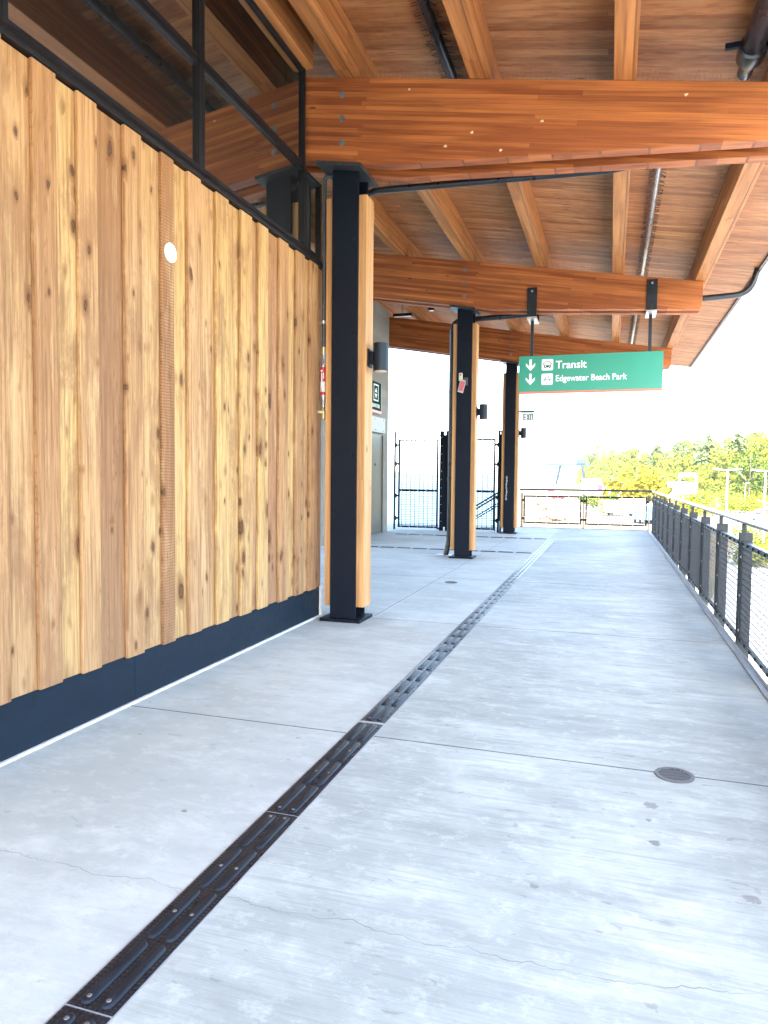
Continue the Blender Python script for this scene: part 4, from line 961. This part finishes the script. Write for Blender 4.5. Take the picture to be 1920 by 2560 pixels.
M_BARK = plain('grey_brown_bark', (0.22, 0.17, 0.12), 0.9)

def D0(a): return max(170.0, 635 - 1560 * a if a > 0 else 635 - a * 12000)
def HS(a): return max(1.0, D0(a) / 560)
def hill_h(r): 
    pts = [(0.5, -6.3), (0.86, -6.1), (0.95, -4.0), (1.05, 6.5), (1.2, 16.0), (1.5, 21), (2.4, 14)]
    for (p, q), (r1, s1) in zip(pts, pts[1:]):
        if r <= r1: return q + (s1 - q) * (r - p) / (r1 - p)
    return 10
def hp(a, r): 
    y = D0(a) * r; h = hill_h(r); return Vector((a * y, y, h if h < -3 else -3 + (h + 3) * HS(a)))
hb = MB(); AA = [-0.045 + 0.0125 * i for i in range(40)]; RRr = [0.84, 0.9, 0.95, 1.0, 1.05, 1.12, 1.2, 1.4, 1.7, 2.4]
def hpt(a, r):
    p = hp(a, r); f = max(0.0, min(1.0, (a + 0.05) / 0.012)); p.z = -6.4 + (p.z + 6.4) * f; return p
for a, b in zip(AA, AA[1:]):
    for r, q in zip(RRr, RRr[1:]): hb.add([hpt(a, r), hpt(b, r), hpt(b, q), hpt(a, q)], [(0, 1, 2, 3)])
gm = G('hillside_undergrowth'); vv = gm.co()
struct('hillside', hb, gm.pbsdf(gm.mix(gm.mr(gm.noise(vv, 0.15, 5, 0.7), 0.35, 0.65), (0.10, 0.125, 0.018), (0.19, 0.195, 0.028)), 0.95, spec=0.0))
rnd = random.Random(21)
wd = MB()
for r, hh in ((0.93, 7), (0.965, 9), (1.0, 11), (1.04, 12.5), (1.09, 13.5), (1.14, 14.5), (1.21, 15.5)):
    a = -0.034
    while a < 0.42:
        p = hpt(a + rnd.uniform(-0.004, 0.004), r * rnd.uniform(0.985, 1.015)); w = rnd.uniform(8, 13) * HS(a)
        near = 0.1 < a < 0.30
        h = hh * rnd.uniform(0.75, 1.2) * HS(a)
        broad_crown(wd, (p.x, p.y, p.z - 1.0), h, w, rnd, 620 if near else 340, 0.72 if near else 1.05, 0.06)
        a += w * 0.6 / (D0(a) * r)
w_o = wd.build('woodland', M_LEAF, tint=True); w_o['kind'] = 'stuff'
wd = MB()
for i in range(46):
    a = rnd.uniform(-0.025, 0.36); p = hpt(a, rnd.choice((0.965, 1.0, 1.06, 1.1, 1.16)) * rnd.uniform(0.99, 1.01))
    broad_crown(wd, (p.x, p.y, p.z - 1), rnd.uniform(9, 12.5), rnd.uniform(8, 12), rnd, 300, 0.62, 0.12)
w_o = wd.build('darker_woodland', M_LEAF2, tint=True); w_o['kind'] = 'stuff'
def UV(u, v, D):                          # where a sight line at forward distance D meets the scene (used once, to place far things)
    c = Vector(((u - 960) / F_PX, (v - 1280) / F_PX, 1.0)); w = Rw @ c
    return Vector((0, 0, 1.4)) + w * (D / w.y)
def tree(kind, u, vtop, D, zb_, w, label, cat, mat, seed):
    top = UV(u, vtop, D); h = top.z - zb_; b = (top.x, top.y, zb_); rn = random.Random(seed)
    t = thing(kind, label, cat, b)
    m = MB()
    if kind == 'conifer': conifer_crown(m, b, h, w, rn, 24, 0.1, 1.5)
    elif kind == 'bare_conifer': conifer_crown(m, b, h, w, rn, 12, 0.42, 0.8)
    else: broad_crown(m, b, h, w, rn, 1300, w * 0.036, 0.2)
    m.build('crown', mat, t, tint=True)
    m = MB(); m.tube([b, (b[0] + 0.2, b[1], zb_ + h * 0.5), (top.x, top.y, zb_ + h * 0.97)], 0.4, 8, radii=[h * 0.022, h * 0.014, h * 0.003])
    if kind == 'broadleaf_tree':
        for i in range(5):
            a = rn.uniform(0, 6.28); m.tube([(b[0], b[1], zb_ + h * 0.3), (b[0] + math.cos(a) * w * 0.2, b[1] + math.sin(a) * w * 0.2, zb_ + h * 0.55), (b[0] + math.cos(a) * w * 0.33, b[1] + math.sin(a) * w * 0.33, zb_ + h * 0.75)], 0.2, 6, radii=[h * 0.012, h * 0.008, h * 0.003])
    m.build('trunk', M_BARK, t)
TR = [('broadleaf_tree', 1485, 1121, 980, 20, 24, 'dark round tree standing alone at the left end of the wooded hill', M_CON),
      ('conifer', 1567, 1107, 720, 14, 20, 'slim conifer on the ridge at the left of the hill', M_CON),
      ('conifer', 1645, 1086, 610, 14, 22, 'broad dark conifer on the ridge above the white shed', M_CON),
      ('broadleaf_tree', 1703, 1089, 560, 14, 24, 'round bluish green treetop between two conifers on the ridge', M_CON),
      ('bare_conifer', 1743, 1077, 500, 14, 14, 'thin half bare conifer with a pale trunk on the ridge', M_CON),
      ('conifer', 1774, 1060, 480, 13, 20, 'tall pointed conifer on the ridge left of the lamp post', M_CON),
      ('bare_conifer', 1818, 1075, 440, 14, 3, 'bare thin snag poking up from the ridge', M_CON),
      ('bare_conifer', 1849, 1052, 410, 12, 21, 'tallest layered conifer on the ridge right of the lamp post', M_CON),
      ('broadleaf_tree', 1915, 1076, 370, 12, 16, 'bright green tree at the right edge of the ridge', M_LEAF),
      ('broadleaf_tree', 1592, 1166, 265, -6, 31, 'wide yellow orange tree in front of the wooded hill', M_ORANGE),
      ('broadleaf_tree', 1876, 1130, 275, -5, 17, 'dark green spreading tree low on the hill at the right', M_LEAF2)]
for i, (k, u, v, D, z, w, lb, mt) in enumerate(TR): tree(k, u, v, D, z, w, lb, 'tree', mt, 40 + i)
# shrubs on the flat
rnd = random.Random(9)
sh0 = []
for i in range(4):
    m = MB(); broad_crown(m, (0, 0, 0), 1.0, 1.25, rnd, 420, 0.055, 0.1)
    sh0.append((m, (M_LEAF, M_ORANGE, M_LEAF2, M_LEAF)[i]))
protos = []
spots = []
for i in range(58):
    u = rnd.uniform(1655, 1925); v = rnd.uniform(1226, 1292) if u > 1700 else rnd.uniform(1222, 1240)
    spots.append((u, v, rnd.uniform(3.0, 6.5)))
for i in range(16): spots.append((rnd.uniform(1462, 1625), rnd.uniform(1244, 1285), rnd.uniform(2.2, 4.5)))
for i in range(12): spots.append((rnd.uniform(1850, 1960), rnd.uniform(1330, 1420), rnd.uniform(2.2, 3.6)))
for i, (u, v, s) in enumerate(spots):
    w = Rw @ Vector(((u - 960) / F_PX, (v - 1280) / F_PX, 1.0)); D = -7.4 / w.z
    p = Vector((0, 0, 1.4)) + w * D; p.z = -6.1
    k = i % 4
    if len(protos) <= k:
        o = sh0[k][0].build('shrub', sh0[k][1], tint=True); protos.append(o)
        tag(o, 'bright yellow green shrub on the flat ground beyond the railing', 'shrub', 'shrubs on the flat ground')
    else:
        o = protos[k].copy(); COL.objects.link(o)
    o.location = p; o.scale = (s * rnd.uniform(1.0, 1.6), s * rnd.uniform(1.0, 1.6), s * rnd.uniform(0.6, 0.9)); o.rotation_euler = (0, 0, rnd.uniform(0, 6.28))

# ---------------------------------------------------------------- yard: crane, sheds, lamps, train
def ground_at(u, v, z=-6.0):
    w = Rw @ Vector(((u - 960) / F_PX, (v - 1280) / F_PX, 1.0)); p = Vector((0, 0, 1.4)) + w * ((z - 1.4) / w.z); return p
M_CRANE = plain('blue_grey_crane_paint', (0.006, 0.022, 0.038), 0.5)
M_SHED = plain('white_metal_cladding', (0.70, 0.71, 0.72), 0.5)
M_ROOF = plain('pale_roof_metal', (0.55, 0.56, 0.58), 0.5)
M_ORNG = plain('locomotive_orange', (0.75, 0.17, 0.02), 0.4)
M_DARK = plain('dark_undercarriage', (0.02, 0.02, 0.022), 0.7)
M_RUST = plain('rusty_rail', (0.22, 0.10, 0.06), 0.7)
c = UV(1427, 1200, 900); cxx, cyy = c.x, c.y
cr = thing('gantry_crane', 'blue gantry crane with an orange spreader standing on the far pier', 'crane', (cxx, cyy, -6))
zt_ = UV(1427, 1161, 900).z
for sx in (-1, 1):
    for sy in (-1, 1):
        MB().bar((cxx + sx * 18, cyy + sy * 9 - sx * 4, -6), (cxx + sx * 13, cyy + sy * 4 - sx * 4, zt_ - 1), 1.5, 1.5).build('leg', M_CRANE, cr)
    MB().bar((cxx + sx * 18, cyy - 10 - sx * 4, -5), (cxx + sx * 18, cyy + 10 - sx * 4, -5), 1.4, 1.4).build('bogie', M_DARK, cr)
MB().bar((cxx - 30, cyy - 4, zt_ - 0.5), (cxx + 22, cyy - 4, zt_ - 0.5), 1.8, 2.4).bar((cxx - 30, cyy + 4, zt_ - 0.5), (cxx + 22, cyy + 4, zt_ - 0.5), 1.8, 2.4).build('girder', M_CRANE, cr)
MB().box(cxx + 6, cxx + 17, cyy - 6, cyy + 6, zt_ + 0.8, zt_ + 6).build('machine_house', M_CRANE, cr)
MB().box(cxx - 8, cxx + 2, cyy - 4, cyy + 4, zt_ + 0.8, zt_ + 3.4).build('trolley', M_SHED, cr)
MB().box(cxx - 1, cxx + 9, cyy - 2, cyy + 2, zt_ - 16, zt_ - 13).build('spreader', M_ORNG, cr)
for dx in (0, 8): MB().cyl((cxx + dx, cyy, zt_ - 13), (cxx + dx, cyy, zt_ - 0.5), 0.2, 6).build('cable', M_DARK, cr)
def shed(u0, u1, vt, D, dep, label, name='shed', mat=None, roofh=1.2, zbse=-6):
    a, b = UV(u0, vt, D), UV(u1, vt, D)
    t = thing(name, label, name.replace('_', ' '), ((a.x + b.x) / 2, D, zbse))
    MB().box(a.x, b.x, D, D + dep, zbse, a.z - roofh * 0.4).build('wall', mat or M_SHED, t)
    MB().prism([(a.x - 0.4, a.z - roofh * 0.4 + 0.01), (b.x + 0.4, a.z - roofh * 0.4 + 0.01), (b.x + 0.4, a.z - roofh * 0.15), ((a.x + b.x) / 2, a.z + roofh * 0.5), (a.x - 0.4, a.z - roofh * 0.15)], 'y', D - 0.5, D + dep + 0.5).build('roof', M_ROOF, t)
    n = max(2, int((b.x - a.x) / 9)); 
    for i in range(min(n, 12)):
        xx = a.x + (b.x - a.x) * (i + 0.5) / n; hh = (a.z - zbse)
        MB().box(xx - 1.3, xx + 1.3, D - 0.12, D - 0.02, zbse + 0.1, zbse + hh * 0.5).build('door', M_ROOF, t)
    return t
shed(1295, 1412, 1196, 980, 30, 'long low white warehouse on the far pier left of the crane', 'warehouse')
shed(1455, 1545, 1197, 760, 26, 'long white warehouse at the foot of the wooded hill', 'warehouse')
shed(1483, 1517, 1211, 520, 10, 'small blue and white shed beside the yellow orange tree', 'shed', plain('blue_cladding', (0.08, 0.30, 0.45), 0.5), 1.0)
tag(MB().box(*sum(([UV(1493, 1212, 500).x, UV(1507, 1212, 500).x], [500, 503]), []), UV(1493, 1220, 500).z, UV(1493, 1214, 500).z).prism([(UV(1491, 1212, 500).x, UV(1491, 1214, 500).z), (UV(1509, 1212, 500).x, UV(1491, 1214, 500).z), (UV(1500, 1212, 500).x, UV(1491, 1211, 500).z)], 'y', 499.5, 503.5).box(UV(1494, 1212, 500).x, UV(1506, 1212, 500).x, 500.2, 502.8, -6, UV(1493, 1220, 500).z - 0.02).build('red_hut', M_RED), 'little red hut in front of the blue and white shed', 'hut')
shed(1661, 1742, 1206, 330, 12, 'white trackside building below the signal bridge', 'trackside_building', None, 1.0)
sb = thing('signal_bridge', 'white signal bridge over the tracks behind the trackside building', 'gantry', (UV(1715, 1200, 345).x, 345, -6))
a, b = UV(1699, 1186, 345), UV(1741, 1186, 345)
for x in (a.x, b.x): MB().box(x - 0.45, x + 0.45, 344.4, 345.6, -6, a.z + 0.4).build('leg', M_SHED, sb)
MB().box(a.x + 0.451, b.x + 0.3, 344.2, 345.8, a.z - 1.0, a.z + 0.6).build('beam', M_SHED, sb)
for k in range(4):
    x = a.x + 3.2 + k * 1.3; MB().box(x - 0.35, x + 0.35, 343.9, 344.19, a.z - 0.4, a.z + 0.5).build('signal_head', M_DARK, sb)
# railway
def strip(name, mat, pts, w, z0, z1, fn=None):
    m = MB(); pts = [Vector((x, y, 0)) for x, y in pts]
    for p, q in zip(pts, pts[1:]):
        d = (q - p).normalized(); s = Vector((-d.y, d.x, 0)) * w / 2
        m.add([(p - s) + Vector((0, 0, z1)), (p + s) + Vector((0, 0, z1)), (q + s) + Vector((0, 0, z1)), (q - s) + Vector((0, 0, z1)), (p - s * 1.3) + Vector((0, 0, z0)), (p + s * 1.3) + Vector((0, 0, z0)), (q + s * 1.3) + Vector((0, 0, z0)), (q - s * 1.3) + Vector((0, 0, z0))],
              [(0, 1, 2, 3), (0, 4, 5, 1), (3, 2, 6, 7), (1, 5, 6, 2), (0, 3, 7, 4)])
    return struct(name, m, mat)
TRK = [(66, 120), (66, 250), (62, 380), (50, 520), (30, 640)]
strip('railway_bed', plain('brown_ballast', (0.30, 0.26, 0.23), 0.95, var=0.3, scale=2), TRK, 11, -6.05, -5.5)
for off in (-4.2, -2.7, 1.3, 2.8):
    rl = MB()
    for (x0, y0), (x1, y1) in zip(TRK, TRK[1:]): rl.bar((x0 + off, y0, -5.40), (x1 + off, y1, -5.40), 0.10, 0.18)
    tag(rl.build('railway_rail', M_RUST), {-4.2: 'leftmost', -2.7: 'second from left', 1.3: 'third from left', 2.8: 'rightmost'}[off] + ' rusty railway rail on the ballast below the hill', 'rail', 'railway rails')
strip('service_road', plain('pale_asphalt', (0.34, 0.34, 0.345), 0.9, var=0.15, scale=0.5), [(6, -80), (9, 40), (22, 110), (30, 200), (20, 330), (-10, 520), (-60, 760)], 8, -6.1, -5.97)
lp = UV(1792, 1226, 372); lp.x = 62 + 2.05
lo = thing('locomotive', 'orange locomotive on the tracks left of the lamp post', 'locomotive', (lp.x, 372, -5.3))
def LB(x0, x1, y0, y1, z0, z1, name, mat, bev=0.05): return MB().box(lp.x + x0, lp.x + x1, 372 + y0, 372 + y1, z0, z1).build(name, mat, lo, bev=bev)
LB(-1.5, 1.5, 0, 20, -4.3, -3.9, 'frame', M_DARK); LB(-1.1, 1.1, 4.6, 19, -3.89, -1.5, 'hood', M_ORNG); LB(-1.45, 1.45, 2.2, 4.55, -3.89, -1.1, 'cab', M_ORNG); LB(-1.2, 1.2, 0.3, 2.15, -3.89, -2.4, 'nose', M_ORNG)
LB(-1.25, -0.15, 2.12, 2.19, -2.2, -1.4, 'windscreen', M_DARK, 0); LB(0.15, 1.25, 2.12, 2.19, -2.2, -1.4, 'windscreen', M_DARK, 0)
LB(-0.5, 0.5, 9, 13, -1.49, -1.15, 'exhaust_housing', M_DARK); LB(-1.0, 1.0, 0.24, 0.29, -3.3, -2.9, 'white_stripe', M_LETTER, 0)
for y in (2, 13.5):
    LB(-1.2, 1.2, y, y + 4.4, -4.9, -4.31, 'bogie', M_DARK)
    for k in range(3):
        for sx in (-1.0, 0.85): MB().cyl((lp.x + sx, 372 + y + 0.6 + k * 1.6, -4.83), (lp.x + sx + 0.15, 372 + y + 0.6 + k * 1.6, -4.83), 0.48, 16).build('wheel', M_RUST, lo)
def yard_lamp(u, v, D, label, two=True):
    p = UV(u, v, D)
    t = thing('yard_lamp', label, 'lamp post', (p.x, D, -6), 'white yard lamp posts')
    MB().tube([(p.x, D, -5.9), (p.x, D, p.z)], 0.1, 10, radii=[0.12, 0.07]).build('pole', M_SHED, t, smooth=True)
    MB().cyl((p.x, D, -6.05), (p.x, D, -5.5), 0.28, 12).build('pole_base', plain('pole_footing', (0.4, 0.4, 0.4), 0.9), t)
    MB().box(p.x - (0.85 if two else 0.1), p.x + 0.85, D - 0.04, D + 0.04, p.z, p.z + 0.08).build('arm', M_SHED, t)
    for s in ((-1, 1) if two else (1,)): MB().box(p.x + s * 0.9 - 0.38, p.x + s * 0.9 + 0.38, D - 0.16, D + 0.16, p.z + 0.081, p.z + 0.18).build('lamp_head', M_ROOF, t, bev=0.02)
yard_lamp(1819, 1176, 75, 'double headed white lamp post rising beyond the right railing')
yard_lamp(1914, 1178, 78, 'white lamp post at the right edge of the photo')
yard_lamp(1864, 1208, 260, 'small far lamp post in front of the dark trees', False)
yard_lamp(1529, 1190, 560, 'thin far lamp post beside the white warehouse', False)
# vehicles and boxes on the flat
def truck(u, v, L, ang, label, body, cabm, cat='truck', name='box_truck'):
    p = ground_at(u, v); t = thing(name, label, cat, (p.x, p.y, -5.98), 'vehicles parked beyond the walkway', ang)
    MB().box(-L / 2, L / 2 - 1.9, -1.15, 1.15, 0.75, 3.1).build('cargo_box', body, t, local=True, bev=0.04)
    MB().prism([(L / 2 - 1.85, 0.55), (L / 2, 0.55), (L / 2, 1.3), (L / 2 - 0.5, 2.2), (L / 2 - 1.85, 2.2)], 'y', -1.05, 1.05).build('cab', cabm, t, local=True, bev=0.05)
    MB().prism([(L / 2 - 0.02, 1.33), (L / 2 + 0.01, 1.33), (L / 2 - 0.47, 2.1), (L / 2 - 0.5, 2.1)], 'y', -0.9, 0.9).build('windscreen', M_DARK, t, local=True)
    for x in (-L / 2 + 1.2, L / 2 - 1.0):
        for y in (-1.0, 0.75): MB().cyl((x, y, 0.45), (x, y + 0.25, 0.45), 0.45, 16).build('wheel', M_DARK, t, local=True)
M_TEAL = plain('light_blue_cladding', (0.22, 0.45, 0.55), 0.4)
truck(1607, 1308, 6.0, 1.75, 'blue box truck parked behind the right panel of the end railing', M_TEAL, M_SHED)
truck(1592, 1283, 7.0, 0.4, 'white box truck farther off behind the end railing', M_SHED, M_SHED)
truck(1552, 1290, 6.5, 0.2, 'white van sized truck on the pale lot behind the end railing', M_SHED, M_ROOF)
def car(u, v, ang, label, mat):
    p = ground_at(u, v); t = thing('parked_car', label, 'car', (p.x, p.y, -5.98), 'vehicles parked beyond the walkway', ang)
    MB().prism([(-2.2, .35), (2.2, .35), (2.25, .75), (1.2, .95), (.6, 1.45), (-1.2, 1.48), (-2.0, 1.0), (-2.25, .9)], 'y', -.88, .88).build('body', mat, t, local=True, bev=0.07)
    MB().prism([(1.08, .98), (.58, 1.40), (-1.15, 1.42), (-1.8, 1.02)], 'y', -.895, .895).build('windows', M_DARK, t, local=True)
    for x in (-1.4, 1.4):
        for y in (-.92, .7): MB().cyl((x, y, .33), (x, y + .22, .33), .33, 16).build('wheel', M_DARK, t, local=True)
car(1395, 1248, 0.3, 'red car parked by the beach beyond the end railing', M_RED)
car(1380, 1232, 0.0, 'small red car farther along the shore', M_RED)
car(1905, 1262, 0.5, 'white car on the pale lot at the right edge', M_SHED)
car(1885, 1300, 0.9, 'silver car parked below the right railing', M_ROOF)
car(1912, 1290, 0.2, 'red car parked below the right railing', plain('orange_red_car_paint', (0.65, 0.09, 0.03), 0.3))
# boulders along the beach
rnd = random.Random(4)
rb = []
for i in range(30):
    v = rnd.uniform(1242, 1300); u = rnd.uniform(1338, 1400) + (v - 1242) * 0.2
    p = ground_at(u, v)
    if i < 3:
        m = MB(); n1, n2 = 8, 5; vs2 = []; r5 = random.Random(i)
        for a_ in range(n2 + 1):
            for b_ in range(n1):
                th, ph = math.pi * a_ / n2, 2 * math.pi * b_ / n1; rr5 = r5.uniform(0.75, 1.1)
                vs2.append((rr5 * math.sin(th) * math.cos(ph), rr5 * math.sin(th) * math.sin(ph), 0.7 * rr5 * math.cos(th)))
        m.add(vs2, [(a_ * n1 + b_, a_ * n1 + (b_ + 1) % n1, (a_ + 1) * n1 + (b_ + 1) % n1, (a_ + 1) * n1 + b_) for a_ in range(n2) for b_ in range(n1)])
        o = m.build('boulder', plain('brown_beach_rock', (0.30, 0.23, 0.17), 0.9, var=0.3) if i == 0 else bpy.data.materials['brown_beach_rock']); rb.append(o)
        tag(o, 'brown boulder on the sandy beach beyond the end railing', 'boulder', 'boulders along the beach')
    else: o = rb[i % 3].copy(); COL.objects.link(o)
    s = rnd.uniform(0.4, 1.1); o.location = (p.x, p.y, -6.05 + s * 0.2); o.scale = (s * 1.3, s, s); o.rotation_euler = (0, 0, rnd.uniform(0, 6.28))

# ================================================================ air
hz = MB().box(-9100, 6100, -1600, 9100, -13, 260).build('haze', bpy.data.materials.new('sea_haze'))
hm = hz.data.materials[0]; hm.use_nodes = True; hm.node_tree.nodes.clear()
hv = hm.node_tree.nodes.new('ShaderNodeVolumePrincipled'); hv.inputs['Color'].default_value = (0.86, 0.93, 1.0, 1); hv.inputs['Density'].default_value = 6e-5
ho = hm.node_tree.nodes.new('ShaderNodeOutputMaterial'); hm.node_tree.links.new(hv.outputs[0], ho.inputs['Volume'])
hz['kind'] = 'stuff'
